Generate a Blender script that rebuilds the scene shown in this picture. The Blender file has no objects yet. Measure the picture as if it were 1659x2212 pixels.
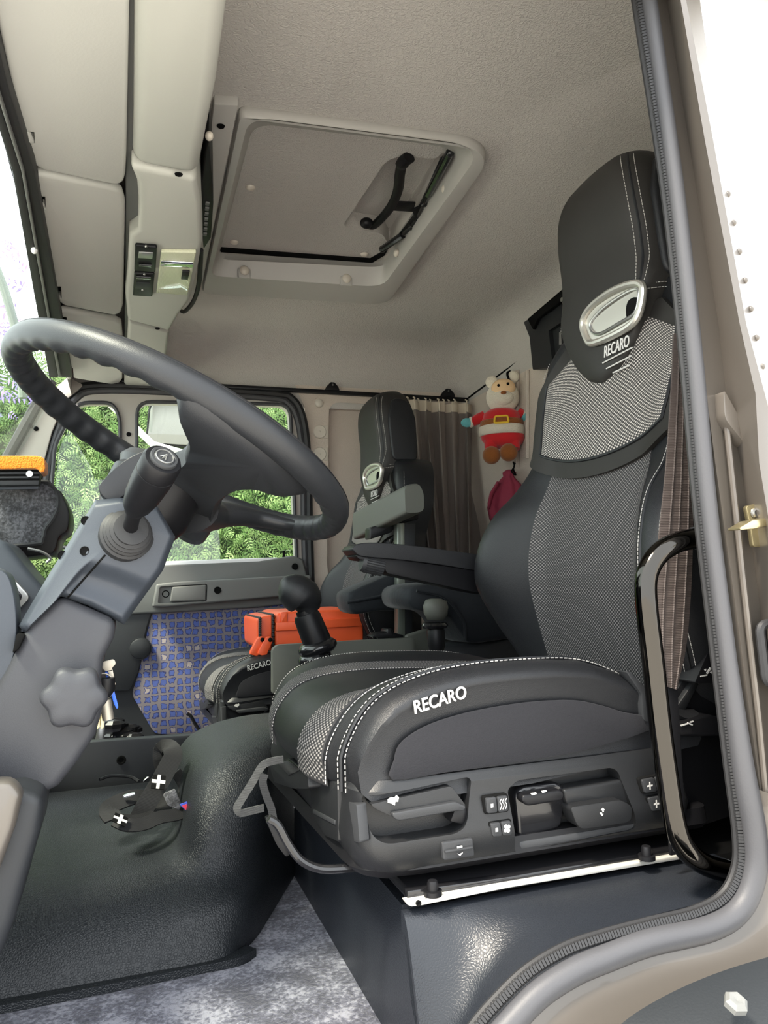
import bpy, bmesh, math, random
from mathutils import Vector, Matrix
import numpy as np
random.seed(7)
R_ = random.Random(11)
SC = bpy.context.scene
COL = SC.collection
PI = math.pi
V = Vector
# ------------------------------------------------------------------ camera frame
F = 1650.0; CX, CY = 829.5, 1106.0
_vy = np.array([265-CX, -(1262-CY), F]); _vy /= np.linalg.norm(_vy)
_vx = np.array([4700., 0, F]); _vx -= _vy*_vx.dot(_vy); _vx /= np.linalg.norm(_vx)
_vz = np.cross(_vx, _vy)
if _vz[1] < 0: _vz = -_vz
MW = np.array([_vx, _vy, _vz])
CAMP = np.array([0, 0, 0.85])
def pt(px, py, x=None, y=None, z=None):
    d = MW @ np.array([px-CX, -(py-CY), F])
    if y is not None: t = (y-CAMP[1])/d[1]
    elif x is not None: t = (x-CAMP[0])/d[0]
    else: t = (z-CAMP[2])/d[2]
    return V(CAMP + d*t)
def pts(lst, **k): return [pt(a, b, **k) for a, b in lst]
# ------------------------------------------------------------------ maths
def interp(tab, t):
    if t <= tab[0][0]: return tab[0][1]
    for (a, b), (c, d) in zip(tab, tab[1:]):
        if t <= c: return b + (d-b)*(t-a)/(c-a)
    return tab[-1][1]
def sinterp(tab, t):        # smooth (cubic hermite) table lookup
    n = len(tab)
    if t <= tab[0][0]: return tab[0][1]
    if t >= tab[-1][0]: return tab[-1][1]
    for i in range(n-1):
        if t <= tab[i+1][0]: break
    def sl(k):
        a = max(0, k-1); b = min(n-1, k+1)
        return (tab[b][1]-tab[a][1])/(tab[b][0]-tab[a][0])
    x0, y0 = tab[i]; x1, y1 = tab[i+1]; h = x1-x0; s = (t-x0)/h
    return ((2*s**3-3*s*s+1)*y0 + (s**3-2*s*s+s)*h*sl(i) + (-2*s**3+3*s*s)*y1 + (s**3-s*s)*h*sl(i+1))
def sstep(a, b, t):
    t = min(1, max(0, (t-a)/(b-a))); return t*t*(3-2*t)
def cat(P, n=8, closed=False):
    P = [V(p) for p in P]; out = []; m = len(P)
    for i in range(m if closed else m-1):
        p1 = P[i]; p2 = P[(i+1) % m]
        p0 = P[(i-1) % m] if (closed or i > 0) else p1*2-p2
        p3 = P[(i+2) % m] if (closed or i+2 < m) else p2*2-p1
        for k in range(n):
            t = k/n
            out.append(0.5*((2*p1)+(p2-p0)*t+(2*p0-5*p1+4*p2-p3)*t*t+(3*p1-p0-3*p2+p3)*t**3))
    if not closed: out.append(P[-1])
    return out
def rnd(P, r, n=5):         # round the corners of a closed polygon
    P = [V(p) for p in P]; out = []; m = len(P)
    for i in range(m):
        p = P[i]; a = P[i-1]-p; b = P[(i+1) % m]-p
        rr = r[i] if isinstance(r, (list, tuple)) else r
        ra = min(rr, a.length*.48); rb = min(rr, b.length*.48)
        A = p+a.normalized()*ra; B = p+b.normalized()*rb
        for k in range(n+1):
            t = k/n
            out.append(A*(1-t)**2 + p*2*t*(1-t) + B*t*t)
    return out
def resample(P, step):
    out = [P[0].copy()]; acc = 0
    for a, b in zip(P, P[1:]):
        L = (b-a).length
        if L < 1e-9: continue
        d = step-acc
        while d <= L:
            out.append(a.lerp(b, d/L)); d += step
        acc = L-(d-step)
    return out
# ------------------------------------------------------------------ objects
WL = {}
def wl(o):
    return WL.get(o.name, V((0, 0, 0))) if o is not None else V((0, 0, 0))
def tag(o, label=None, cat=None, group=None, kind=None):
    if label: o['label'] = label
    if cat: o['category'] = cat
    if group: o['group'] = group
    if kind: o['kind'] = kind
    return o
def thing(name, loc, label=None, cat=None, group=None, kind=None):
    o = bpy.data.objects.new(name, None); COL.objects.link(o)
    o.location = loc; o.empty_display_size = .05
    WL[o.name] = V(loc)
    return tag(o, label, cat, group, kind)
def mobj(name, vs, fs, m, parent=None, ang=35, uv=None, mats=None, fmat=None):
    off = wl(parent)
    me = bpy.data.meshes.new(name)
    me.from_pydata([V(v)-off for v in vs], [], fs)
    bm = bmesh.new(); bm.from_mesh(me)
    bmesh.ops.recalc_face_normals(bm, faces=bm.faces)
    bm.to_mesh(me); bm.free()
    me.update()
    if uv:
        lay = me.uv_layers.new(name='UVMap')
        for lp in me.loops: lay.data[lp.index].uv = uv[lp.vertex_index]
    for p in me.polygons: p.use_smooth = True
    me.set_sharp_from_angle(angle=math.radians(ang))
    for q in (mats or [m]): me.materials.append(q)
    if fmat:
        for i, p in enumerate(me.polygons): p.material_index = fmat[i]
    o = bpy.data.objects.new(name, me); COL.objects.link(o)
    if parent is not None: o.parent = parent
    WL[o.name] = off
    return o
class MB:
    """collects several shapes that belong to ONE part"""
    def __init__(s): s.v = []; s.f = []
    def add(s, vf):
        n = len(s.v); s.v += [V(p) for p in vf[0]]; s.f += [tuple(i+n for i in q) for q in vf[1]]; return s
    def build(s, name, m, parent=None, ang=35): return mobj(name, s.v, s.f, m, parent, ang)
def loft(rings, caps=True, closed=True, loop=False):
    n = len(rings[0]); vs = [p for r in rings for p in r]; fs = []
    m = len(rings)
    for i in range(m if loop else m-1):
        for j in range(n if closed else n-1):
            a = i*n+j; b = i*n+(j+1) % n; c = ((i+1) % m)*n+(j+1) % n; d = ((i+1) % m)*n+j
            fs.append((a, b, c, d))
    if caps and closed and not loop:
        fs.append(tuple(range(n-1, -1, -1))); fs.append(tuple(range((m-1)*n, m*n)))
    return vs, fs
def frames(P, closed=False, up=None):
    n = len(P); T = []
    for i in range(n):
        a = P[(i-1) % n] if (closed or i > 0) else P[i]
        b = P[(i+1) % n] if (closed or i < n-1) else P[i]
        T.append((b-a).normalized())
    if up is not None:
        out = []
        for t in T:
            s = t.cross(up)
            s = s.normalized() if s.length > 1e-6 else V((1, 0, 0))
            out.append((s, s.cross(t).normalized()))
        return out
    t = T[0]; r = V((0, 0, 1)) if abs(t.z) < .9 else V((1, 0, 0))
    s = t.cross(r).normalized(); out = []
    for t in T:
        s = (s-t*s.dot(t)).normalized(); out.append((s, t.cross(s).normalized()))
    return out
def tube(P, r, n=10, closed=False, caps=True, sq=1.0):
    P = [V(p) for p in P]; fr = frames(P, closed); rings = []
    for i, p in enumerate(P):
        rr = r[i] if isinstance(r, (list, tuple)) else r
        s, u = fr[i]
        rings.append([p+(s*math.cos(2*PI*k/n)+u*math.sin(2*PI*k/n)*sq)*rr for k in range(n)])
    return loft(rings, caps=caps, loop=closed)
def sweep(P, prof, up, closed=False, caps=True):
    """sweep a closed 2-D profile [(side, up)] along P"""
    P = [V(p) for p in P]; fr = frames(P, closed, V(up))
    return loft([[p+s*a+u*b for a, b in prof] for p, (s, u) in zip(P, fr)], caps=caps, loop=closed)
def ribbon(P, width, thick, up):
    w, h = width/2, thick/2
    return sweep(P, [(-w, -h), (w, -h), (w, h), (-w, h)], up)
def bev(vs, fs, off, seg=2):
    if off <= 0: return vs, fs
    bm = bmesh.new(); bv = [bm.verts.new(v) for v in vs]
    for f in fs:
        try: bm.faces.new([bv[i] for i in f])
        except ValueError: pass
    bmesh.ops.recalc_face_normals(bm, faces=bm.faces)
    ed = [e for e in bm.edges if len(e.link_faces) == 2 and e.calc_face_angle(0) > math.radians(28)]
    bmesh.ops.bevel(bm, geom=ed, offset=off, segments=seg, affect='EDGES', clamp_overlap=True, profile=.5)
    bm.verts.index_update()
    r = [v.co.copy() for v in bm.verts], [tuple(v.index for v in f.verts) for f in bm.faces]
    bm.free(); return r
def prism(P, d, b=0, seg=2):
    P = [V(p) for p in P]; d = V(d); n = len(P)
    vs = P+[p+d for p in P]
    fs = [tuple(range(n)), tuple(range(2*n-1, n-1, -1))]+[(i, (i+1) % n, n+(i+1) % n, n+i) for i in range(n)]
    return bev(vs, fs, b, seg)
def box(c, s, b=0, rot=None, seg=2):
    c = V(c); sx, sy, sz = [k/2 for k in s]
    vs = [V((x, y, z)) for x in (-sx, sx) for y in (-sy, sy) for z in (-sz, sz)]
    fs = [(0, 1, 3, 2), (4, 6, 7, 5), (0, 4, 5, 1), (2, 3, 7, 6), (0, 2, 6, 4), (1, 5, 7, 3)]
    vs, fs = bev(vs, fs, b, seg)
    if rot is not None: vs = [rot @ v for v in vs]
    return [v+c for v in vs], fs
def lathe(c, axis, prof, n=24):
    """prof = [(radius, height along axis)]"""
    a = V(axis).normalized(); s = a.orthogonal().normalized(); u = a.cross(s); c = V(c)
    return loft([[c+a*h+(s*math.cos(2*PI*k/n)+u*math.sin(2*PI*k/n))*max(r, 1e-5) for k in range(n)] for r, h in prof])
def ball(c, r, n=16, m=10, sc=(1, 1, 1), rot=None):
    c = V(c); rings = []
    for i in range(m+1):
        t = PI*i/m; rr = max(1e-4, math.sin(t))
        ring = []
        for k in range(n):
            q = V((rr*math.cos(2*PI*k/n)*sc[0], rr*math.sin(2*PI*k/n)*sc[1], math.cos(t)*sc[2]))*r
            ring.append(c+(rot @ q if rot is not None else q))
        rings.append(ring)
    return loft(rings)
def grid(fn, us, vs_, name, m, parent=None, thick=0, ang=50, uvs=True):
    """open surface fn(u, v) with metric uv; thickened away from the viewer with a solidify step when thick"""
    nu, nv = len(us), len(vs_)
    P = [[V(fn(u, v)) for v in vs_] for u in us]
    uv = []
    for i in range(nu):
        for j in range(nv):
            uv.append((0, 0))
    midj, midi = nv//2, nu//2
    au = [0]*nu
    for i in range(1, nu): au[i] = au[i-1]+(P[i][midj]-P[i-1][midj]).length
    av = [0]*nv
    for j in range(1, nv): av[j] = av[j-1]+(P[midi][j]-P[midi][j-1]).length
    uv = [(au[i], av[j]) for i in range(nu) for j in range(nv)]
    vsx = [p for r in P for p in r]
    fs = [(i*nv+j, (i+1)*nv+j, (i+1)*nv+j+1, i*nv+j+1) for i in range(nu-1) for j in range(nv-1)]
    if thick:
        n0 = len(vsx); tv = V(thick) if not isinstance(thick, (int, float)) else None
        for i in range(nu):
            for j in range(nv):
                vsx.append(P[i][j]+tv)
        uv = uv+uv
        fs += [tuple(q+n0 for q in reversed(f)) for f in list(fs)]
        def edge(a, b): fs.append((a, b, b+n0, a+n0))
        for i in range(nu-1): edge(i*nv, (i+1)*nv); edge((i+1)*nv+nv-1, i*nv+nv-1)
        for j in range(nv-1): edge(j+1, j); edge((nu-1)*nv+j, (nu-1)*nv+j+1)
    return mobj(name, vsx, fs, m, parent, ang, uv=uv)
def lin(a, b, n): return [a+(b-a)*i/(n-1) for i in range(n)]
def stitches(P, name, parent, m, dash=.0042, gap=.0022, r=.00058, n=5):
    b = MB(); Q = resample([V(p) for p in P], .0008)
    step = int((dash+gap)/.0008); nd = max(1, int(dash/.0008))
    for i in range(0, len(Q)-nd, step): b.add(tube([Q[i], Q[i+nd//2], Q[i+nd]], r, n))
    if not b.v: return None
    return b.build(name, m, parent, 60)
def text(s, name, m, parent, o, right, up, w, h, extr=.0006, shear=0, bold=0):
    """lettering centred on o, w wide and h tall"""
    cu = bpy.data.curves.new('tmp', 'FONT'); cu.body = s; cu.size = 1
    cu.shear = shear; cu.offset = bold; cu.resolution_u = 4
    ob = bpy.data.objects.new('tmp', cu); COL.objects.link(ob)
    dg = bpy.context.evaluated_depsgraph_get(); dg.update()
    me = bpy.data.meshes.new_from_object(ob.evaluated_get(dg))
    xs = [v.co.x for v in me.vertices]; ys = [v.co.y for v in me.vertices]
    x0, x1, y0, y1 = min(xs), max(xs), min(ys), max(ys)
    right = V(right).normalized(); up = (V(up)-right*V(up).dot(right)).normalized(); nn = right.cross(up)
    base = [V(o)+right*((v.co.x-x0)/(x1-x0)-.5)*w+up*((v.co.y-y0)/(y1-y0)-.5)*h for v in me.vertices]
    fs = [tuple(p.vertices) for p in me.polygons]; n = len(base)
    vs = base+[p+nn*extr for p in base]
    from collections import Counter
    ec = Counter()
    for f in fs:
        for i in range(len(f)): ec[(f[i], f[(i+1) % len(f)])] += 1
    sides = [(a_, b_, b_+n, a_+n) for (a_, b_) in ec if (b_, a_) not in ec]
    fs = fs+[tuple(i+n for i in reversed(f)) for f in fs]+sides
    bpy.data.objects.remove(ob); bpy.data.meshes.remove(me); bpy.data.curves.remove(cu)
    return mobj(name, vs, fs, m, parent, 30)
def cut(o, vf):
    """subtract a shape from a part's mesh; the cutter is gone afterwards"""
    c = mobj('tmp_cut', vf[0], vf[1], None, None)
    c.data.materials.clear()
    for q in o.data.materials: c.data.materials.append(q)
    c.location = -wl(o)
    # work in the local frame of the part
    pr = o.parent; o.parent = None
    md = o.modifiers.new('b', 'BOOLEAN'); md.operation = 'DIFFERENCE'; md.object = c; md.solver = 'EXACT'
    dg = bpy.context.evaluated_depsgraph_get(); dg.update()
    me = bpy.data.meshes.new_from_object(o.evaluated_get(dg))
    o.modifiers.clear(); old = o.data; nm = old.name
    if len(me.polygons) > 0:
        o.data = me; bpy.data.meshes.remove(old); me.name = nm
        for p in me.polygons: p.use_smooth = True
        me.set_sharp_from_angle(angle=math.radians(35))
    bpy.data.objects.remove(c)
    o.parent = pr
def bake(o):
    dg = bpy.context.evaluated_depsgraph_get(); dg.update()
    me = bpy.data.meshes.new_from_object(o.evaluated_get(dg)); o.modifiers.clear(); o.data = me
    for p in me.polygons: p.use_smooth = True
def copy_tree(o, parent=None):
    c = o.copy(); COL.objects.link(c)
    if parent is not None: c.parent = parent
    WL[c.name] = wl(o)
    for ch in list(o.children): copy_tree(ch, c)
    return c
# ------------------------------------------------------------------ materials
def nmat(name):
    m = bpy.data.materials.new(name); m.use_nodes = True
    nt = m.node_tree; return m, nt, nt.nodes['Principled BSDF']
def lnk(nt, a, b): nt.links.new(a, b)
def node(nt, t, **k):
    n = nt.nodes.new(t)
    for a, b in k.items(): setattr(n, a, b)
    return n
def coords(nt, kind='Object', scale=(1, 1, 1)):
    tc = node(nt, 'ShaderNodeTexCoord'); mp = node(nt, 'ShaderNodeMapping')
    mp.inputs['Scale'].default_value = scale
    lnk(nt, tc.outputs[kind], mp.inputs['Vector']); return mp.outputs['Vector']
def simple(name, col, rough=.5, metal=0, bump=None, var=None, spec=None, coat=0, sheen=0):
    """bump = (kind, scale, strength); var = (scale, amount)"""
    m, nt, p = nmat(name)
    p.inputs['Base Color'].default_value = (*col, 1); p.inputs['Roughness'].default_value = rough
    p.inputs['Metallic'].default_value = metal; p.inputs['Specular IOR Level'].default_value = (.32 if max(col) < .07 else .45) if spec is None else spec
    p.inputs['Coat Weight'].default_value = coat
    if sheen: p.inputs['Sheen Weight'].default_value = sheen; p.inputs['Sheen Roughness'].default_value = .4
    if bump or var: vec = coords(nt)
    if bump:
        kind, sc, st = bump[:3]
        if kind == 'noise':
            t = node(nt, 'ShaderNodeTexNoise'); t.inputs['Scale'].default_value = sc; t.inputs['Detail'].default_value = 3; out = t.outputs['Fac']
        elif kind == 'leather':
            t = node(nt, 'ShaderNodeTexVoronoi', feature='DISTANCE_TO_EDGE'); t.inputs['Scale'].default_value = sc
            mn = node(nt, 'ShaderNodeMath', operation='MINIMUM'); mn.inputs[1].default_value = .25
            lnk(nt, t.outputs['Distance'], mn.inputs[0]); out = mn.outputs[0]
        elif kind == 'worm':
            t = node(nt, 'ShaderNodeTexNoise'); t.inputs['Scale'].default_value = sc; t.inputs['Detail'].default_value = 1.5; t.inputs['Distortion'].default_value = .6
            a = node(nt, 'ShaderNodeMath', operation='SUBTRACT'); a.inputs[1].default_value = .5; lnk(nt, t.outputs['Fac'], a.inputs[0])
            b = node(nt, 'ShaderNodeMath', operation='ABSOLUTE'); lnk(nt, a.outputs[0], b.inputs[0])
            c = node(nt, 'ShaderNodeMath', operation='MULTIPLY'); c.inputs[1].default_value = 6; c.use_clamp = True; lnk(nt, b.outputs[0], c.inputs[0]); out = c.outputs[0]
        elif kind == 'wave':
            t = node(nt, 'ShaderNodeTexWave', bands_direction=bump[4] if len(bump) > 4 else 'Z'); t.inputs['Scale'].default_value = sc; out = t.outputs['Fac']
        lnk(nt, vec, t.inputs['Vector'])
        bp = node(nt, 'ShaderNodeBump'); bp.inputs['Strength'].default_value = st; bp.inputs['Distance'].default_value = bump[3] if len(bump) > 3 else .001
        lnk(nt, out, bp.inputs['Height']); lnk(nt, bp.outputs['Normal'], p.inputs['Normal'])
    if var:
        t = node(nt, 'ShaderNodeTexNoise'); t.inputs['Scale'].default_value = var[0]; t.inputs['Detail'].default_value = 4
        lnk(nt, vec, t.inputs['Vector'])
        mx = node(nt, 'ShaderNodeMix', data_type='RGBA')
        mx.inputs['A'].default_value = (*[c*(1-var[1]) for c in col], 1); mx.inputs['B'].default_value = (*[min(1, c*(1+var[1])) for c in col], 1)
        lnk(nt, t.outputs['Fac'], mx.inputs['Factor']); lnk(nt, mx.outputs['Result'], p.inputs['Base Color'])
    return m
def weave(name, dark, light, pu, pv, thr=.1, rough=.7):
    """staggered spots of light yarn on dark cloth, in metres of the patch's uv"""
    m, nt, p = nmat(name)
    tc = node(nt, 'ShaderNodeTexCoord'); sp = node(nt, 'ShaderNodeSeparateXYZ'); lnk(nt, tc.outputs['UV'], sp.inputs[0])
    def sn(o, per):
        a = node(nt, 'ShaderNodeMath', operation='MULTIPLY'); a.inputs[1].default_value = 2*PI/per; lnk(nt, o, a.inputs[0])
        b = node(nt, 'ShaderNodeMath', operation='SINE'); lnk(nt, a.outputs[0], b.inputs[0]); return b.outputs[0]
    mu = node(nt, 'ShaderNodeMath', operation='MULTIPLY'); lnk(nt, sn(sp.outputs['X'], pu), mu.inputs[0]); lnk(nt, sn(sp.outputs['Y'], pv), mu.inputs[1])
    cr = node(nt, 'ShaderNodeValToRGB'); cr.color_ramp.elements[0].position = .5+thr*.5; cr.color_ramp.elements[1].position = min(1, .5+thr*.5+.30)
    ad = node(nt, 'ShaderNodeMath', operation='MULTIPLY_ADD'); ad.inputs[1].default_value = .5; ad.inputs[2].default_value = .5; lnk(nt, mu.outputs[0], ad.inputs[0])
    lnk(nt, ad.outputs[0], cr.inputs['Fac'])
    cr.color_ramp.elements[0].color = (*dark, 1); cr.color_ramp.elements[1].color = (*light, 1)
    lnk(nt, cr.outputs['Color'], p.inputs['Base Color'])
    bp = node(nt, 'ShaderNodeBump'); bp.inputs['Strength'].default_value = .6; bp.inputs['Distance'].default_value = .0012
    lnk(nt, ad.outputs[0], bp.inputs['Height']); lnk(nt, bp.outputs['Normal'], p.inputs['Normal'])
    p.inputs['Roughness'].default_value = rough
    return m
def door_cloth(name):
    m, nt, p = nmat(name)
    vec = coords(nt, 'Object', (36, 36, 36))
    nz = node(nt, 'ShaderNodeTexNoise'); nz.inputs['Scale'].default_value = 1.9; lnk(nt, vec, nz.inputs['Vector'])
    sp = node(nt, 'ShaderNodeSeparateXYZ'); lnk(nt, vec, sp.inputs[0])
    cb = node(nt, 'ShaderNodeCombineXYZ'); lnk(nt, sp.outputs['X'], cb.inputs['X']); lnk(nt, sp.outputs['Z'], cb.inputs['Y'])
    va = node(nt, 'ShaderNodeVectorMath', operation='MULTIPLY_ADD'); lnk(nt, nz.outputs['Color'], va.inputs[0]); va.inputs[1].default_value = (.62, .62, 0); lnk(nt, cb.outputs[0], va.inputs[2])
    vo = node(nt, 'ShaderNodeTexVoronoi', voronoi_dimensions='2D', distance='CHEBYCHEV'); vo.inputs['Scale'].default_value = 1; vo.inputs['Randomness'].default_value = .18
    lnk(nt, va.outputs[0], vo.inputs['Vector'])
    cr = node(nt, 'ShaderNodeValToRGB'); e = cr.color_ramp.elements; cr.color_ramp.interpolation = 'LINEAR'
    e[0].position = 0; e[0].color = (.060, .090, .29, 1); e[1].position = .27; e[1].color = (.056, .085, .27, 1)
    for pos, c in ((.30, (.018, .022, .10, 1)), (.34, (.018, .022, .10, 1)), (.37, (.155, .135, .15, 1))):
        q = e.new(pos); q.color = c
    lnk(nt, vo.outputs['Distance'], cr.inputs['Fac'])
    # a few cells are beige outlines
    sc = node(nt, 'ShaderNodeSeparateColor'); lnk(nt, vo.outputs['Color'], sc.inputs[0])
    gt = node(nt, 'ShaderNodeMath', operation='GREATER_THAN'); gt.inputs[1].default_value = .9; lnk(nt, sc.outputs[0], gt.inputs[0])
    lt = node(nt, 'ShaderNodeMath', operation='LESS_THAN'); lt.inputs[1].default_value = .26; lnk(nt, vo.outputs['Distance'], lt.inputs[0])
    mu = node(nt, 'ShaderNodeMath', operation='MULTIPLY'); lnk(nt, gt.outputs[0], mu.inputs[0]); lnk(nt, lt.outputs[0], mu.inputs[1])
    mx = node(nt, 'ShaderNodeMix', data_type='RGBA'); mx.inputs['B'].default_value = (.30, .255, .24, 1)
    lnk(nt, mu.outputs[0], mx.inputs['Factor']); lnk(nt, cr.outputs['Color'], mx.inputs['A'])
    lnk(nt, mx.outputs['Result'], p.inputs['Base Color']); p.inputs['Roughness'].default_value = .85
    return m
def mottled(name, c1, c2, c3, scale, rough=.95, bump=.8):
    m, nt, p = nmat(name)
    vec = coords(nt)
    t = node(nt, 'ShaderNodeTexNoise'); t.inputs['Scale'].default_value = scale; t.inputs['Detail'].default_value = 8; t.inputs['Roughness'].default_value = .62; t.inputs['Distortion'].default_value = .4
    lnk(nt, vec, t.inputs['Vector'])
    cr = node(nt, 'ShaderNodeValToRGB'); e = cr.color_ramp.elements
    e[0].position = .36; e[0].color = (*c1, 1); e[1].position = .66; e[1].color = (*c3, 1); q = e.new(.5); q.color = (*c2, 1)
    t2 = node(nt, 'ShaderNodeTexNoise'); t2.inputs['Scale'].default_value = scale*.16; t2.inputs['Detail'].default_value = 5; lnk(nt, vec, t2.inputs['Vector'])
    ad = node(nt, 'ShaderNodeMath', operation='MULTIPLY_ADD'); ad.inputs[1].default_value = .8; lnk(nt, t2.outputs['Fac'], ad.inputs[0])
    sb = node(nt, 'ShaderNodeMath', operation='SUBTRACT'); sb.inputs[1].default_value = .4; lnk(nt, t.outputs['Fac'], sb.inputs[0]); lnk(nt, sb.outputs[0], ad.inputs[2])
    lnk(nt, ad.outputs[0], cr.inputs['Fac']); lnk(nt, cr.outputs['Color'], p.inputs['Base Color'])
    bp = node(nt, 'ShaderNodeBump'); bp.inputs['Strength'].default_value = bump; bp.inputs['Distance'].default_value = .004
    lnk(nt, t.outputs['Fac'], bp.inputs['Height']); lnk(nt, bp.outputs['Normal'], p.inputs['Normal'])
    p.inputs['Roughness'].default_value = rough; p.inputs['Sheen Weight'].default_value = .2
    return m
def glass(name, tint=(1, 1, 1), rough=0):
    m, nt, p = nmat(name)
    nt.nodes.remove(p)
    out = [n for n in nt.nodes if n.type == 'OUTPUT_MATERIAL'][0]
    tr = node(nt, 'ShaderNodeBsdfTransparent'); tr.inputs[0].default_value = (*tint, 1)
    gl = node(nt, 'ShaderNodeBsdfGlossy'); gl.inputs['Roughness'].default_value = rough
    lw = node(nt, 'ShaderNodeLayerWeight'); lw.inputs['Blend'].default_value = .5
    pwn = node(nt, 'ShaderNodeMath', operation='POWER'); pwn.inputs[1].default_value = 5; lnk(nt, lw.outputs['Facing'], pwn.inputs[0])
    fr = node(nt, 'ShaderNodeMath', operation='MULTIPLY_ADD'); fr.inputs[1].default_value = .45; fr.inputs[2].default_value = .03; lnk(nt, pwn.outputs[0], fr.inputs[0])
    mx = node(nt, 'ShaderNodeMixShader'); lnk(nt, fr.outputs[0], mx.inputs[0]); lnk(nt, tr.outputs[0], mx.inputs[1]); lnk(nt, gl.outputs[0], mx.inputs[2])
    lnk(nt, mx.outputs[0], out.inputs['Surface'])
    return m
M = {}
M['headliner'] = simple('headliner', (.43, .405, .375), .95, bump=('worm', 150, .5, .0016))
M['side_liner'] = simple('side_liner', (.52, .45, .385), .95, bump=('worm', 160, .45, .0015))
M['visor'] = simple('visor', (.45, .445, .41), .8, bump=('noise', 260, .25, .0008))
M['console'] = simple('console', (.385, .38, .345), .55, bump=('noise', 700, .12, .0005))
M['hatch'] = simple('hatch', (.40, .385, .36), .45, bump=('noise', 900, .1, .0004))
M['gap'] = simple('gap', (.006, .006, .006), .9, spec=.05)
M['leather'] = simple('leather', (.011, .0115, .013), .42, bump=('leather', 640, .35, .0012))
M['leather_smooth'] = simple('leather_smooth', (.019, .0175, .016), .55, bump=('leather', 900, .25, .0006))
M['leather_dark'] = simple('leather_dark', (.010, .0105, .012), .5, bump=('leather', 420, .3, .001))
M['seat_cloth'] = simple('seat_cloth', (.011, .011, .0135), .9, bump=('noise', 900, .5, .001), var=(1500, .5), sheen=.08)
M['mesh_bright'] = weave('mesh_bright', (.028, .026, .026), (.50, .455, .41), .0088, .0062, -.02)
M['mesh_dark'] = weave('mesh_dark', (.012, .012, .013), (.17, .155, .15), .0076, .0056, -.05)
M['stitch'] = simple('stitch', (.42, .40, .37), .7)
M['brushed'] = simple('brushed', (.60, .575, .52), .36, .85, bump=('noise', 900, .1, .0003))
M['print_white'] = simple('print_white', (.50, .49, .47), .6)
M['plastic'] = simple('plastic', (.011, .0115, .0125), .40, bump=('noise', 1100, .3, .0006))
M['plastic_grey'] = simple('plastic_grey', (.024, .025, .027), .5, bump=('noise', 1300, .3, .0005))
M['plastic_black'] = simple('plastic_black', (.006, .006, .007), .42, bump=('noise', 900, .15, .0004), spec=.22)
M['gloss_black'] = simple('gloss_black', (.008, .008, .009), .2, coat=.3)
M['rubber'] = simple('rubber', (.018, .018, .019), .55, bump=('noise', 600, .2, .0005))
M['seal_grey'] = simple('seal_grey', (.050, .050, .054), .5, bump=('noise', 500, .25, .0006))
M['mat_rubber'] = simple('mat_rubber', (.009, .0105, .0125), .44, bump=('leather', 300, .8, .0016), var=(14, .25))
M['sill_rubber'] = simple('sill_rubber', (.012, .014, .018), .36, bump=('leather', 330, .5, .001), var=(9, .3))
M['wheel'] = simple('wheel', (.015, .016, .018), .42, bump=('leather', 620, .25, .0007))
M['bluegrey'] = simple('bluegrey', (.034, .040, .050), .48, bump=('noise', 1200, .3, .0005))
M['column'] = simple('column', (.034, .035, .040), .5, bump=('noise', 1200, .35, .0006))
M['carpet'] = mottled('carpet', (.013, .013, .026), (.055, .055, .08), (.19, .19, .225), 150)
M['felt'] = mottled('felt', (.02, .02, .022), (.05, .05, .055), (.11, .11, .12), 160)
M['door_cloth'] = door_cloth('door_cloth')
M['trim_grey'] = simple('trim_grey', (.12, .122, .116), .5, bump=('noise', 900, .25, .0005))
M['trim_dark'] = simple('trim_dark', (.017, .0185, .021), .5, bump=('noise', 900, .2, .0005))
M['olive'] = simple('olive', (.085, .088, .075), .6, bump=('noise', 900, .2, .0004))
M['paint'] = simple('paint', (.088, .077, .066), .38, .25, bump=('noise', 200, .05, .0005), coat=.25)
M['frame_paint'] = simple('frame_paint', (.33, .305, .275), .5, bump=('noise', 400, .15, .0005))
M['glass'] = glass('glass', (.93, .97, .94))
M['chrome'] = simple('chrome', (.75, .76, .78), .08, 1)
M['silver'] = simple('silver', (.42, .42, .41), .32, .9)
M['brass_zinc'] = simple('brass_zinc', (.42, .36, .21), .3, .9, var=(60, .2))
M['white_strip'] = simple('white_strip', (.62, .60, .54), .4, .3)
M['pipe'] = simple('pipe', (.045, .042, .038), .1, 1.0)
M['key_metal'] = simple('key_metal', (.34, .31, .26), .5, .8)
M['grey_tube'] = simple('grey_tube', (.16, .18, .16), .4)
M['pillar_trim'] = simple('pillar_trim', (.42, .39, .345), .7, bump=('noise', 500, .15, .0005))
M['guard'] = simple('guard', (.012, .014, .016), .5, bump=('noise', 400, .3, .0006))
M['orange'] = simple('orange', (.80, .10, .025), .42, bump=('noise', 700, .1, .0004))
M['cloth_orange'] = simple('cloth_orange', (.72, .21, .012), .95, bump=('noise', 350, 1, .004), sheen=.4)
M['velour'] = simple('velour', (.007, .009, .012), .75, bump=('noise', 60, .3, .004), sheen=.1)
M['belt'] = simple('belt', (.060, .047, .042), .6, bump=('wave', 160, .6, .0008))
M['webbing'] = simple('webbing', (.010, .010, .011), .7, bump=('wave', 300, .4, .0006))
M['web_grey'] = simple('web_grey', (.035, .035, .034), .7, bump=('wave', 260, .6, .0008))
M['curtain'] = simple('curtain', (.19, .16, .14), .95, bump=('noise', 420, .4, .0008), sheen=.15)
M['curtain_tape'] = simple('curtain_tape', (.55, .48, .38), .9)
M['red_plush'] = simple('red_plush', (.58, .016, .020), .95, bump=('noise', 500, .7, .002), sheen=.4)
M['cream_plush'] = simple('cream_plush', (.82, .74, .60), .95, bump=('noise', 420, 1, .004), sheen=.3)
M['skin_plush'] = simple('skin_plush', (.78, .53, .30), .95, bump=('noise', 500, .6, .002))
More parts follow.
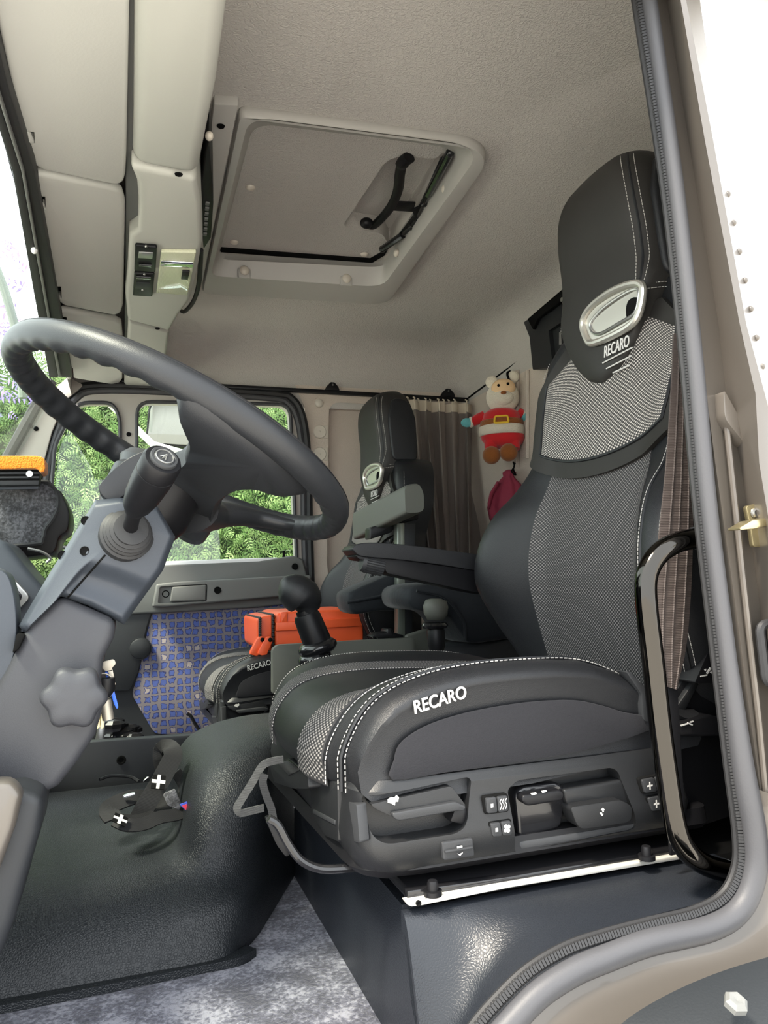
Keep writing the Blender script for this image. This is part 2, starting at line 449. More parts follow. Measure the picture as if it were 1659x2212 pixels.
M['teal_plush'] = simple('teal_plush', (.15, .48, .50), .95, bump=('noise', 420, 1, .003))
M['brown_plush'] = simple('brown_plush', (.27, .085, .016), .9, bump=('noise', 300, .8, .003), sheen=.3)
M['yellow'] = simple('yellow', (.78, .48, .03), .7)
M['maroon'] = simple('maroon', (.27, .028, .058), .8, bump=('noise', 40, .5, .004))
M['lamp_lens'] = simple('lamp_lens', (.55, .55, .40), .2, 0, bump=('wave', 210, .5, .001, 'X'), coat=.5)
M['button_cap'] = simple('button_cap', (.55, .50, .43), .35)
M['blue'] = simple('blue', (.01, .10, .62), .4)
M['flag_red'] = simple('flag_red', (.45, .02, .05), .7)
M['flag_blue'] = simple('flag_blue', (.03, .06, .35), .7)
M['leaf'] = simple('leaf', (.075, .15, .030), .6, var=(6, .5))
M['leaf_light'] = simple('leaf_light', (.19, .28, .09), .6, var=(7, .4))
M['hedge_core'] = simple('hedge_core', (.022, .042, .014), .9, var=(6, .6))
M['mirror'] = simple('mirror', (.9, .9, .9), .03, 1)
M['white_paint'] = simple('white_paint', (.8, .8, .8), .4)
M['ground'] = simple('ground', (.63, .60, .55), .9, var=(3, .2))
M['flare_spray'] = simple('flare_spray', (.30, .22, .62), .8, var=(9, .4))  # purple flare of the bright sky, put into a leaf colour
M['post'] = simple('post', (.20, .22, .19), .3, .6)
# ================================================================== the cab shell
YW = 2.80          # far side of the cab
def struct(name, vf, m, parent=None, ang=35):
    o = mobj(name, vf[0], vf[1], m, parent, ang)
    if parent is None: o['kind'] = 'structure'
    return o
# ---- ceiling: headliner with coved edges and an opening for the roof hatch
hq = pts([(517, 228), (1075, 304), (836, 646), (437, 622)], z=1.75)
hole = rnd([p+(V((.525, 1.83, 1.75))-p)*.04 for p in hq], [.015, .09, .06, .03], 7)
def roof_ring(xr, yf, z, r, n=len(hole)):
    c = rnd([V((-.165, .62, z)), V((xr, .62, z)), V((xr, yf, z)), V((-.165, yf, z))], [.02, .02, r, .02], 7)
    return c
rr = [roof_ring(1.335, 2.805, 1.50, .03), roof_ring(1.33, 2.80, 1.585, .05), roof_ring(1.318, 2.78, 1.64, .07), roof_ring(1.295, 2.745, 1.69, .09),
      roof_ring(1.265, 2.70, 1.728, .11), roof_ring(1.225, 2.64, 1.747, .12), roof_ring(1.16, 2.56, 1.75, .10), hole]
struct('ceiling', loft(rr, caps=False), M['headliner'], ang=60)
# roof skin above
struct('trim_1', box((.61, 1.72, 1.87), (1.50, 2.30, .03), .01), M['paint'])
# ---- rear wall
rw = MB(); rw.add(box((1.352, 1.72, .92), (.04, 2.2, 1.30)))
rwall = struct('wall_rear', (rw.v, rw.f), M['side_liner'])
sm = MB(); sm.add(tube([pt(1010, 861, x=1.331), pt(1165, 746, x=1.331), pt(1290, 650, x=1.331)], .004, 6))
sm.build('seam_strip', M['gap'], rwall)
rb = MB()
for a in ((1118, 800, 1118, 1010), (1140, 800, 1140, 990)):
    rb.add(tube([pt(a[0], a[1], x=1.328), pt(a[2], a[3], x=1.328)], .008, 8))
rb.build('ridge', M['side_liner'], rwall)
# ---- far wall (behind the door), recessed panel and round caps
fw = prism([V((.672, YW, .2)), V((1.335, YW, .2)), V((1.335, YW, 1.585)), V((.62, YW, 1.585)), V((.655, YW, 1.50)), V((.672, YW, 1.3))], (0, .08, 0))
fwall = struct('wall_far', fw, M['side_liner'])
cut(fwall, prism(rnd(pts([(712, 866), (1012, 884), (1012, 1480), (760, 1420), (708, 1240)], y=YW-.012), [.05, .03, .03, .08, .06]), (0, .055, 0)))
for nm, px, py, r in (('bump_stop', 689, 871, 10), ('cap_disc', 690, 933, 15), ('cap_disc', 690, 981, 15)):
    c = pt(px, py, y=YW); rr_ = r*YW/1650*1.02
    if nm == 'cap_disc':
        b = MB(); b.add(lathe(c, (0, -1, 0), [(0, 0), (rr_, 0), (rr_, .005), (rr_*.9, .008), (rr_*.12, .008), (rr_*.1, .006), (0, .006)], 28))
        b.add(box(c+V((rr_*.7, -.002, 0)), (rr_*1.1, .005, rr_*1.9), .001))
        b.build(nm, M['button_cap'], fwall)
    else:
        mobj(nm, *ball(c, rr_, 16, 10, (1, .5, 1)), M['button_cap'], fwall)
# ---- front firewall and far footwell closing the cab
struct('wall_front', box((-.62, 1.75, .62), (.04, 2.2, .72)), M['gap'])
# ---- floor carpet
fl = struct('floor', box((.35, 1.72, .305), (1.98, 2.2, .03)), M['carpet'])
# ---- the far A pillar and the windscreen
ap = struct('trim_2', prism(pts([(148, 812), (182, 832), (140, 866), (112, 935), (92, 1010), (20, 1010), (52, 940), (92, 862)], y=2.77), (0, .06, 0), .006), M['pillar_trim'])
mobj('screw_hole', *lathe(pt(78, 926, y=2.766), (0, -1, 0), [(0, 0), (.008, 0), (.006, .003), (0, .001)], 14), M['gap'], ap)
w1 = thing('window_1', (-.25, 1.75, 1.45), kind='structure')
fx = lambda py: interp([(-200, -70), (0, -30), (200, 18), (372, 72), (640, 120), (815, 152)], py)
def fr_strip(name, o0, o1, z, m, th=.03):
    a = [pt(fx(py)+o0, py, z=z) for py in (-160, 0, 200, 372, 640, 815)]; b = [pt(fx(py)+o1, py, z=z) for py in (815, 640, 372, 200, 0, -160)]
    return mobj(name, *prism(a+b, (0, 0, th), .003), m, w1)
fr_strip('inner_seal', 4, -20, 1.485, M['rubber'])
fr_strip('metal_bead', -20, -26, 1.478, M['trim_grey'])
fr_strip('outer_seal', -26, -46, 1.480, M['rubber'])
g0 = [pt(fx(py)-50, py, z=1.48) for py in (-160, 815)]
dn = V((-.34, 0, -.62))
mobj('pane', *prism([V((g0[0].x-.005, .70, 1.485)), V((g0[1].x-.005, 2.76, 1.485)), V((g0[1].x, 2.76, 1.485))+dn, V((g0[0].x, .70, 1.485))+dn], (-.005, 0, .003)), M['glass'], w1)
pa = pt(80, 872, y=2.75); pb = pt(14, 992, y=2.75)
mobj('clip', *ball(pt(74, 541, z=1.477), .006, 10, 8, (1, 1.6, 1)), M['white_paint'], w1)
mobj('side_seal', *tube([pt(112, 822, y=2.75), pa, pb], .018, 8), M['rubber'], w1)
# ================================================================== far door
d1 = thing('door_1', (.25, YW, .35), kind='structure')
so = cat(pts([(70, 1120), (92, 985), (120, 900), (150, 852), (205, 832), (400, 838), (590, 850), (632, 862), (655, 905), (666, 1000), (668, 1120), (672, 1260), (678, 1420)], y=2.785), 6)
mobj('outer_seal', *tube(so, .014, 8), M['rubber'], d1)
so2 = [p+(V((.22, 2.77, 1.15))-p)*.045 for p in so]
mobj('inner_seal', *tube([p+V((0, .006, 0)) for p in so2], .012, 8), M['seal_grey'], d1)
dfo = [p+(V((.22, 2.80, 1.15))-p)*.02 for p in so]
dfr = mobj('door_frame', *prism([V((p.x, 2.79, p.z)) for p in dfo], (0, .05, 0)), M['frame_paint'], d1)
qw = rnd(pts([(100, 1180), (118, 960), (165, 868), (243, 868), (259, 900), (262, 1190)], y=2.77), [.03, .03, .04, .03, .03, .03])
mw = rnd(pts([(294, 1240), (296, 866), (628, 872), (643, 1222)], y=2.77), [.02, .05, .05, .02])
def shift(P, d): return [p+V(d) for p in P]
def grow(P, k):
    c = sum((p for p in P), V((0, 0, 0)))/len(P); return [c+(p-c)*k for p in P]
for w in (qw, mw): cut(dfr, prism(shift(w, (0, -.02, 0)), (0, .12, 0)))
for w in (qw, mw):
    mobj('glass_run', *tube(shift(w, (0, .012, 0)), .007, 6, closed=True), M['seal_grey'], d1)
for w in (qw, mw): mobj('pane', *prism(shift(grow(w, 1.01), (0, .045, 0)), (0, .004, 0)), M['glass'], d1)
for px, py in ((278, 938), (100, 925)): mobj('screw', *lathe(pt(px, py, y=2.788), (0, -1, 0), [(0, 0), (.008, 0), (.007, .003), (0, .002)], 12), M['gap'], d1)
# sill trim, pull bar, lower panels
st = prism(pts([(250, 1226), (345, 1221), (560, 1212), (632, 1200), (655, 1208), (664, 1245), (666, 1300), (560, 1312), (240, 1330)], y=2.76), (0, .05, 0), .008, 3)
dt = mobj('sill_trim', *st, M['trim_grey'], d1)
mobj('sill_cap', *prism(pts([(250, 1216), (600, 1204), (600, 1214), (250, 1228)], y=2.765), (0, .06, 0), .004), M['white_paint'], d1)
mobj('lock_pin', *tube([pt(613, 1207, y=2.775), pt(613, 1190, y=2.775)], .005, 8), M['gap'], d1)
mobj('screw', *lathe(pt(637, 1224, y=2.757), (0, -1, 0), [(0, 0), (.012, 0), (.012, .003), (.009, .004), (.008, .002), (0, .002)], 18), M['gap'], dt)
hb = mobj('pull_bar', *prism(pts([(338, 1262), (380, 1257), (640, 1243), (672, 1243), (672, 1275), (640, 1285), (360, 1311), (329, 1311)], y=2.715), (0, .05, 0), .006, 3), M['trim_grey'], d1)
cut(hb, prism(rnd(pts([(345, 1267), (449, 1261), (448, 1299), (341, 1304)], y=2.70), .008), (0, .035, 0)))
mobj('latch_well', *prism(pts([(346, 1268), (448, 1262), (447, 1298), (342, 1303)], y=2.738), (0, .003, 0)), M['trim_dark'], hb)
mobj('latch_lever', *prism(pts([(372, 1268), (446, 1263), (445, 1297), (367, 1300)], y=2.712), (0, .02, 0), .005, 3), M['trim_grey'], hb)
for px, py, yy in ((470, 1275, 2.713), (358, 1283, 2.736)):
    mobj('screw', *lathe(pt(px, py, y=yy), (0, -1, 0), [(0, 0), (.0125, 0), (.0125, .002), (.010, .003), (.008, -.004), (0, -.004)], 18), M['gap'], hb)
mobj('lower_panel', *prism(pts([(150, 1330), (350, 1308), (668, 1280), (700, 1620), (470, 1650), (120, 1660)], y=2.785), (0, .04, 0)), M['trim_dark'], d1)
mobj('cloth_insert', *prism(rnd(pts([(331, 1317), (670, 1283), (690, 1560), (480, 1588), (334, 1586), (284, 1500), (300, 1452), (318, 1362)], y=2.775), .02), (0, .02, 0), .003), M['door_cloth'], d1)
mobj('moulded_panel', *prism(rnd(pts([(200, 1330), (329, 1316), (315, 1362), (298, 1452), (280, 1492), (232, 1492), (190, 1440)], y=2.768), .012), (0, .03, 0), .004), M['trim_dark'], d1)
mobj('round_cap', *lathe(pt(303, 1401, y=2.766), (0, -1, 0), [(0, -.01), (.038, -.01), (.038, .002), (.035, .002), (.034, .006), (.031, .008), (0, .008)], 32), M['trim_dark'], d1)
# ================================================================== near side: seal, sill cover, body
YS = .68
nb = thing('wall_near', (.60, .66, .5), kind='structure')
p_in = cat(pts([(1352, -160), (1385, 60), (1440, 420), (1478, 760), (1507, 1080), (1545, 1400), (1575, 1650), (1594, 1800), (1592, 1875), (1562, 1935), (1500, 1970), (1400, 1995), (1300, 2022), (1220, 2050), (1142, 2096), (1078, 2156), (1016, 2230), (950, 2340)], y=YS), 8)
p_out = cat(pts([(1378, -160), (1412, 60), (1463, 420), (1500, 760), (1530, 1080), (1570, 1400), (1604, 1650), (1630, 1800), (1630, 1885), (1600, 1960), (1535, 2004), (1400, 2036), (1312, 2068), (1240, 2098), (1168, 2144), (1108, 2204), (1050, 2275), (985, 2390)], y=YS-.012), 8)
sl = MB(); sl.add(tube(p_out, [interp([(.49, .0125), (.60, .0125), (.75, .009), (1.4, .0085)], p.z) for p in p_out], 12))
seal = sl.build('door_seal', M['seal_grey'], nb)
s2 = MB(); s2.add(tube(p_in, .0065, 8))
mid = [a.lerp(b, .5)+V((0, .004, 0)) for a, b in zip(p_in, p_out)]
s2.add(tube(mid, .007, 8)); 
s2.build('seal_flange', M['rubber'], seal)
rbm = MB(); q = resample(p_in, .0034); fq = frames(q)
for i in range(1, len(q)-1):
    rbm.add(tube([q[i]+V((0, -.003, 0))-(q[i+1]-q[i]).normalized()*.0013, q[i]+V((0, -.003, 0))+(q[i+1]-q[i]).normalized()*.0013], .0062, 6))
rbm.build('seal_ribs', M['rubber'], seal)
# shut face of the B pillar, built as horizontal sections
rows = [-160, 0, 300, 700, 850, 1000, 1300, 1600, 1800, 1900]
tabs = [([1386, 1408, 1446, 1492, 1508, 1522, 1560, 1598, 1630, 1640], .680),
        ([1396, 1416, 1458, 1506, 1526, 1545, 1588, 1628, 1655, 1670], .664),
        ([1402, 1424, 1466, 1518, 1536, 1556, 1598, 1636, 1662, 1680], .668),
        ([1424, 1440, 1487, 1552, 1568, 1600, 1640, 1675, 1690, 1710], .672),
        ([1452, 1470, 1522, 1598, 1632, 1640, 1690, 1720, 1740, 1750], .625),
        ([1462, 1482, 1540, 1612, 1652, 1690, 1730, 1760, 1780, 1790], .625),
        ([1490, 1512, 1555, 1643, 1680, 1740, 1790, 1810, 1830, 1850], .655)]
secs = []
for k, r in enumerate(rows):
    secs.append([pt(t[k], r, y=yy) for t, yy in tabs]+[pt(tabs[-1][0][k], r, y=.655)+V((.03, .06, 0)), pt(tabs[0][0][k], r, y=.68)+V((.065, .06, 0))])
body = mobj('pillar_panel', *loft(secs), M['paint'], nb, 25)
# rain-channel strip with rivets
rv = MB()
for k in range(9):
    py = 420+k*62; px = interp([(300, 1548), (700, 1628), (900, 1668)], py)
    rv.add(ball(pt(px, py, y=.637), .0035, 10, 6))
rv.build('rivets', M['paint'], body)
osk = mobj('glare_panel', *prism(pts([(1486, -160), (1512, 0), (1552, 300), (1640, 700), (1676, 850), (1680, 880), (2300, 880), (2300, -160)], y=.66), (0, .02, 0)), M['white_paint'], nb)  # white panel paints in the overexposed glare beside the pillar
lq = pts([(1678, 862), (1738, 1000), (1788, 1300), (1808, 1600), (1828, 1800), (1848, 1900)], y=.658)
mobj('lower_side_panel', *prism(lq+[V((lq[-1].x+.02, .658, -.05)), V((1.40, .658, -.05)), V((1.40, .658, lq[0].z))], (0, .02, 0)), M['paint'], nb)
# swage below the waist
sw = prism(rnd(pts([(1563, 838), (1600, 905), (1640, 880), (1655, 842), (1700, 842), (1700, 960), (1612, 962), (1566, 905)], y=.655), .008), (0, .03, 0), .004)
mobj('swage', *sw, M['paint'], body)
mobj('panel_edge', *tube(pts([(1568, 905), (1605, 1250), (1640, 1560), (1662, 1800)], y=.664), .0035, 8), M['paint'], body)
lt = mobj('striker_plate', *prism(rnd(pts([(1612, 1093), (1690, 1075), (1690, 1180), (1628, 1182), (1622, 1140)], y=.655), .004), (0, .006, 0), .001), M['brass_zinc'], nb)
mobj('striker_bar', *prism(pts([(1598, 1140), (1625, 1124), (1700, 1112), (1700, 1128), (1630, 1142), (1600, 1145)], y=.632), (0, .018, 0), .002), M['brass_zinc'], lt)
for px, py in ((1630, 1108), (1655, 1103), (1652, 1152)):
    mobj('screw', *lathe(pt(px, py, y=.654), (0, -1, 0), [(0, 0), (.0055, 0), (.005, .002), (.003, .003), (.0026, .001), (0, .001)], 14), M['silver'], lt)
mobj('buffer', *tube(rnd(pts([(1640, 1350), (1700, 1340), (1720, 1480), (1656, 1478)], y=.652), .01), .005, 8, closed=True), M['rubber'], nb)
mobj('buffer_well', *prism(pts([(1640, 1350), (1700, 1340), (1720, 1480), (1656, 1478)], y=.662), (0, .004, 0)), M['gap'], nb)
# lower body skin under the seal
lo = [V((p.x, .672, p.z)) for p in p_out]
ks = [i for i, p in enumerate(lo) if p.z < .62]
A = [lo[i] for i in ks]
B = []
for i, p in enumerate(A):
    t = i/(len(A)-1); B.append(pt(*[(1760, 1750), (1740, 2060), (1500, 2260), (1330, 2300), (1240, 2500)][0], y=.64) if i == 0 else V((p.x+.10*(1-t*.1), .645, p.z-.09-.02*t)))
secs = [A, [p.lerp(q_, .3)+V((0, -.012, 0)) for p, q_ in zip(A, B)], B, [b+V((0, .05, -.02)) for b in B]]
mobj('lower_skin', *loft(secs, caps=False, closed=False), M['paint'], nb, 50)
# ---- black sill cover over the wheel arch
zs = [(.285, .33), (.30, .37), (.315, .40), (.33, .42), (.35, .445), (.38, .468), (.41, .481), (.45, .491), (.50, .494), (.62, .498), (.68, .50)]
def sill(u, v):
    a = sinterp(zs, u); blk = .492
    t = sstep(.35, .95, v)
    return (u+(.0 if v < .5 else 0), .689+v*.118, a+(blk-a)*t)
tr3 = grid(sill, lin(.283, .70, 60), lin(0, 1, 24), 'trim_3', M['sill_rubber'], None, thick=(0, 0, -.02)); tr3['kind'] = 'structure'
wlp = [V((.290, .60, .30)), V((.290, 1.40, .30)), V((.294, 1.40, .49)), V((.294, .835, .485)), V((.289, .80, .40)), V((.286, .74, .32)), V((.286, .67, .30))]
struct('trim_4', prism(wlp, (.03, 0, 0)), M['sill_rubber'])
struct('trim_5', box((.66, 1.10, .40), (.66, .58, .18), .01), M['gap'])  # black seat pedestal, extended so flat black stands in for shade behind
struct('trim_10', box((.99, .93, .70), (.50, .03, .42), .005), M['gap'])  # flat black sheet put in for the dark void behind the seat
# plate and white edge strip under the driver's seat
mp = thing('seat_mount', (.50, 1.05, .495), 'black steel mounting plate with a white metal edge strip under the driver seat', 'mount')
mobj('plate', *box((.475, 1.05, .503), (.36, .50, .014), .002), M['gloss_black'], mp)
mobj('rail', *prism([pt(880, 1925, y=.80), pt(1500, 1838, y=.80), pt(1500, 1850, y=.80), pt(880, 1948, y=.80)], (0, .012, 0), .001), M['gloss_black'], mp)
es = mobj('edge_strip', *prism(pts([(876, 1948), (1500, 1842), (1500, 1852), (1100, 1918), (912, 1956), (890, 1959), (880, 1955)], y=.792), (0, .012, 0), .001), M['white_strip'], mp)
mobj('hole', *lathe(pt(904, 1951, y=.791), (0, -1, 0), [(0, -.002), (.003, -.002), (.003, .0012), (.002, .0012), (0, -.001)], 12), M['gap'], es)
for px, py in ((935, 1915), (1397, 1838)):
    mobj('bolt', *lathe(pt(px, py+14, z=.511), (0, 0, 1), [(0, -.002), (.010, -.002), (.010, .003), (.006, .003), (.006, .010), (.005, .013), (0, .014)], 16), M['plastic_black'], mp)
# mudguard step at the bottom right
mg = cat(pts([(1230, 2330), (1330, 2222), (1420, 2160), (1540, 2105), (1680, 2062), (1800, 2040)], y=.60), 6)
mgo = mobj('mudguard', *loft([mg, [p+V((.0, -.03, -.006)) for p in mg], [p+V((.01, -.09, -.03)) for p in mg], [p+V((.02, -.16, -.09)) for p in mg], [p+V((.02, -.15, -.12)) for p in mg], [p+V((.0, .03, -.03)) for p in mg]], closed=False, caps=False, loop=True), M['guard'], None, 50)
tag(mgo, 'curved black plastic mudguard top below the painted sill, bottom right', 'mudguard')
mobj('bolt_head', *lathe(pt(1590, 2165, y=.545)+V((0, 0, .0)), (0, -.45, .9), [(0, -.004), (.010, -.004), (.010, .001), (.007, .004), (.004, .004), (0, .002)], 6), M['trim_grey'], mgo)
# ---- moulded engine cover in the middle of the cab
eb = MB()
eb.add(loft([rnd([V((-.5, 1.10+k, z)), V((.155, 1.09+k, z)), V((.155, 1.80-j, z)), V((-.5, 1.80-j, z))], .03, 4) for z, k, j in ((.30, .02, 0), (.34, .03, 0), (.38, .055, 0), (.405, .085, .005), (.42, .125, .015), (.427, .18, .03), (.429, .25, .08))]))
eb.add(prism([V((.06, 1.14, .30)), V((.165, 1.145, .30)), V((.195, 1.19, .30)), V((.31, 1.43, .30)), V((.36, 1.80, .30)), V((.06, 1.80, .30))], (0, 0, .10), .02, 3))
def hump_ring(x0, x1, y0, y1, z, r): return rnd([V((x0, y0, z)), V((x0+(.10 if z < .5 else .115), y0+.012, z)), V((.305, y0+.26, z)), V((.36, y1, z)), V((x0, y1, z))], [r, r*.8, r*1.2, r, r], 6)
eb.add(loft([hump_ring(.085, .78, 1.18, 1.80, .36, .07), hump_ring(.09, .78, 1.20, 1.78, .44, .07), hump_ring(.10, .78, 1.225, 1.74, .50, .08), hump_ring(.12, .76, 1.26, 1.69, .54, .09), hump_ring(.155, .72, 1.30, 1.64, .565, .09), hump_ring(.21, .66, 1.37, 1.58, .582, .06)]))
ec = eb.build('engine_cover', M['mat_rubber'])
md = ec.modifiers.new('r', 'REMESH'); md.mode = 'VOXEL'; md.voxel_size = .009; md.use_smooth_shade = True
md = ec.modifiers.new('s', 'SMOOTH'); md.factor = .6; md.iterations = 36
bake(ec)
tag(ec, 'moulded black textured rubber engine cover on the cab floor, between column and driver seat', 'engine cover')
lp = MB(); lp.add(ribbon(cat([V((-.50, 1.128, .325)), V((-.15, 1.118, .325)), V((.10, 1.122, .325)), V((.150, 1.124, .326)), V((.172, 1.14, .325))], 6), .02, .012, (0, 0, 1)))
lp.build('bottom_lip', M['mat_rubber'], ec)
fp = struct('trim_6', prism(pts([(60, 1606), (150, 1606), (410, 1588), (470, 1588), (470, 1760), (60, 1760)], y=1.80), (0, .03, 0), .004), M['trim_dark'])
mobj('screw_hole', *lathe(pt(262, 1642, y=1.798), (0, -1, 0), [(0, 0), (.010, 0), (.009, .003), (.006, .003), (.005, .0005), (0, .0005)], 16), M['gap'], fp)
# ================================================================== seats
YC = 1.06
SPINE = [(.62, .722), (.70, .712), (.78, .705), (.85, .703), (.94, .716), (1.0, .734), (1.1, .757), (1.17, .772), (1.25, .784), (1.31, .80)]
BOL = [(.62, 0), (.70, .02), (.76, .045), (.83, .072), (.90, .072), (.96, .055), (1.0, .03), (1.05, .012), (1.12, .008), (1.25, .008), (1.31, .0)]
WID = [(.62, .20), (.66, .225), (.70, .243), (.76, .268), (.83, .282), (.90, .277), (.96, .262), (1.0, .248), (1.06, .226), (1.10, .231), (1.15, .238), (1.20, .234), (1.25, .214), (1.285, .18), (1.305, .13)]
def bw(z): return sinterp(WID, z)
def bx(u, z):
    w = bw(z); a = abs(u); s = sinterp(SPINE, z); rid = w-.035
    x = s-sinterp(BOL, z)*sstep(.11, rid, a)
    if a > rid:
        t = min(1, (a-rid)/.035); x += .035*(1-math.sqrt(max(0, 1-t*t)))
    return x
def back_ring(z):
    w = bw(z); R = []
    for i in range(49):
        a = -1+2*i/48; u = w*math.sin(a*PI/2)*.5+w*a*.5
        R.append(V((bx(u, z), YC+u, z)))
    xb = sinterp(SPINE, z)+.115
    R += [V((xb-.05, YC+w, z)), V((xb-.01, YC+w*.96, z)), V((xb, YC+w*.85, z)), V((xb, YC, z)), V((xb, YC-w*.85, z)), V((xb-.01, YC-w*.96, z)), V((xb-.05, YC-w, z))]
    return R
HW = [(1.160, .012), (1.164, .028), (1.173, .046), (1.19, .066), (1.21, .084), (1.24, .103), (1.27, .117), (1.30, .126), (1.36, .124), (1.43, .121), (1.48, .113), (1.512, .097), (1.530, .076), (1.540, .050)]
HX = [(1.160, .756), (1.17, .750), (1.20, .746), (1.26, .744), (1.30, .744), (1.37, .743), (1.43, .737), (1.48, .737), (1.512, .748), (1.530, .768), (1.540, .79)]
HB = [(1.160, .80), (1.26, .86), (1.34, .875), (1.43, .875), (1.50, .86), (1.530, .845), (1.540, .83)]
def hx(u, z):
    w = sinterp(HW, z); a = abs(u)/w; f = sinterp(HX, z)
    rr_ = min(.010+.025*sstep(1.27, 1.34, z), w*.5)
    k = w-rr_
    x = f+.010*(a**2)
    if abs(u) > k:
        t = min(1, (abs(u)-k)/rr_); x += rr_*(1-math.sqrt(max(0, 1-t*t)))
    return x
def head_ring(z):
    w = sinterp(HW, z); xb = sinterp(HB, z); R = []
    for i in range(33):
        a = -1+2*i/32; u = w*(math.sin(a*PI/2)*.6+a*.4); R.append(V((hx(u, z), YC+u, z)))
    xs = R[-1].x; xb = max(xb, xs+.02)
    R += [V((xs+(xb-xs)*.5, YC+w*1.0, z)), V((xb-.008, YC+w*.97, z)), V((xb, YC+w*.85, z)), V((xb, YC, z)), V((xb, YC-w*.85, z)), V((xb-.008, YC-w*.97, z)), V((xs+(xb-xs)*.5, YC-w, z))]
    return R
# cushion
CZ = [(.205, .632), (.208, .648), (.216, .664), (.232, .682), (.255, .695), (.29, .703), (.36, .706), (.48, .70), (.60, .694), (.70, .69)]
CH = [(.2, -.012), (.24, .004), (.28, .018), (.36, .033), (.48, .043), (.55, .040), (.61, .018), (.66, -.012), (.70, -.02)]
def cfx(u): return .030*sstep(.10, .25, abs(u))+.004*sstep(0, .1, abs(u))      # front edge drops back towards the sides
def ctop(u, x):
    a = abs(u); z = sinterp(CZ, x-cfx(u)*max(0, 1-(x-.205)/.3)) + sinterp(CH, x)*sstep(.09, .20, a)*(1 if u < 0 else .42)
    if a > .215: z -= .022*(1-math.sqrt(max(0, 1-min(1, (a-.215)/.037)**2)))
    return z
CXS = [.0, .01, .03, .06, .1, .16, .24, .33, .43, .54, .65, .76, .86, .94, 1.0]
def cpoint(u, k):           # k in 0..1 from the front lip to the rear edge
    x0 = .2055+cfx(u); x = x0+(.70-x0)*k
    return V((x, YC+u, ctop(u, x)))
def cush_ring(u):
    R = [V((.245+cfx(u), YC+u, .603)), V((.222+cfx(u), YC+u, .606)), V((.209+cfx(u), YC+u, .618))]
    R += [cpoint(u, k) for k in CXS]
    return R+[V((.71, YC+u, .66)), V((.69, YC+u, .625)), V((.45, YC+u, .605))]
def make_seat(label):
    root = thing('truck_seat', (.48, YC, .50), label, 'seat', 'bucket style truck seats')
    # ---- backrest
    zs_ = lin(.62, 1.05, 34)+lin(1.06, 1.24, 14)+[1.252, 1.264, 1.275, 1.286, 1.296, 1.305]
    br = mobj('backrest', *loft([back_ring(z) for z in zs_]), M['leather'], root, 50)
    def patch(name, lo_, hi_, uw, off, m, nu=36, nv=36, parent=br, th=.006):
        us = lin(-1, 1, nu)
        def fn(s, t):
            u = uw(t)*s if callable(uw) else uw*s
            z = lo_(u)+(hi_(u)-lo_(u))*t
            return V((bx(u, z)-off, YC+u, z))
        return grid(fn, us, lin(0, 1, nv), name, m, parent, thick=(th, 0, 0))
    patch('centre_panel', lambda u: .665, lambda u: 1.07, lambda t: .128+.014*t+.02*math.sin(PI*t)-.012*t*t, .0015, M['mesh_dark'], 40, 60)
    clo = lambda u: 1.004+.9*u*u+6*u**4
    cw = .2395
    def colw(u): return u
    def col_hi(u): return 1.262-.9*max(0, abs(u)-.13)
    def colz(s, t):
        # the collar follows the waist of the backrest
        z = None; u = cw*s
        for _ in range(4):
            z = clo(u)+(col_hi(u)-clo(u))*t; u = (bw(z)+.002)*s
        return V((bx(min(abs(u), bw(z)-1e-4)*(1 if u > 0 else -1), z)-.009, YC+u, z))
    grid(colz, lin(-1, 1, 44), lin(0, 1, 30), 'collar', M['leather_smooth'], br, thick=(.012, 0, 0))
    def insz(s, t):
        u = .2*s; z = 1.1
        for _ in range(4):
            a = clo(u)+.030; b = 1.252-.55*max(0, abs(u)-.08)
            z = a+(b-a)*t; u = (bw(z)-.056)*s
        rim = .004*sstep(1, .93, abs(s))*sstep(0, .06, t)*sstep(1, .95, t)
        return V((bx(u, z)-.0095-rim, YC+u, z))
    mi = grid(insz, lin(-1, 1, 48), lin(0, 1, 40), 'mesh_insert', M['mesh_bright'], br, thick=(.008, 0, 0))
    edge = [insz(-1, t) for t in lin(1, 0, 30)]+[insz(s, 0) for s in lin(-1, 1, 50)]+[insz(1, t) for t in lin(0, 1, 30)]
    mobj('insert_piping', *tube([p+V((-.001, 0, 0)) for p in edge], .0026, 6), M['leather_dark'], br)
    # stitches along both bolsters and their piping
    for sgn in (1, -1):
        out = []; inn = []
        for z in lin(.70, 1.05, 60):
            w = bw(z); u = sgn*(w-.006); out.append(V((bx(u, z)-.0008, YC+u+sgn*.0006, z)))
            u = sgn*(w-.045-.01*math.sin(PI*(z-.7)/.35)); inn.append(V((bx(u, z)-.001, YC+u, z)))
        if sgn > 0: stitches(out, 'stitching', br, M['stitch'])
        if sgn < 0:
            stitches(inn, 'stitching', br, M['stitch'])
            mobj('piping', *tube([p+V((.0, -.006, 0)) for p in inn], .0028, 6), M['leather_dark'], br)
            for du in (.0165, .006):
                stitches([V((bx(-(bw(z)-du), z)-.0008, YC-(bw(z)-du)-.0006, z)) for z in lin(.70, 1.05, 60)], 'stitching', br, M['stitch'])
            mobj('piping', *tube([V((bx(-(bw(z)-.011), z)-.0004, YC-(bw(z)-.011)-.0004, z)) for z in lin(.70, 1.05, 60)], .0022, 6), M['leather_dark'], br)
        else:
            mobj('piping', *tube([p+V((-.001, -.010, 0)) for p in out], .0022, 6), M['leather_dark'], br)
        sh = []
        for z in lin(1.06, 1.255, 30):
            w = bw(z)+.003; sh.append(V((bx(sgn*(bw(z)-.004), z)-.007, YC+sgn*w, z)))
        stitches(sh, 'stitching', br, M['stitch'], .003, .002, .0006)
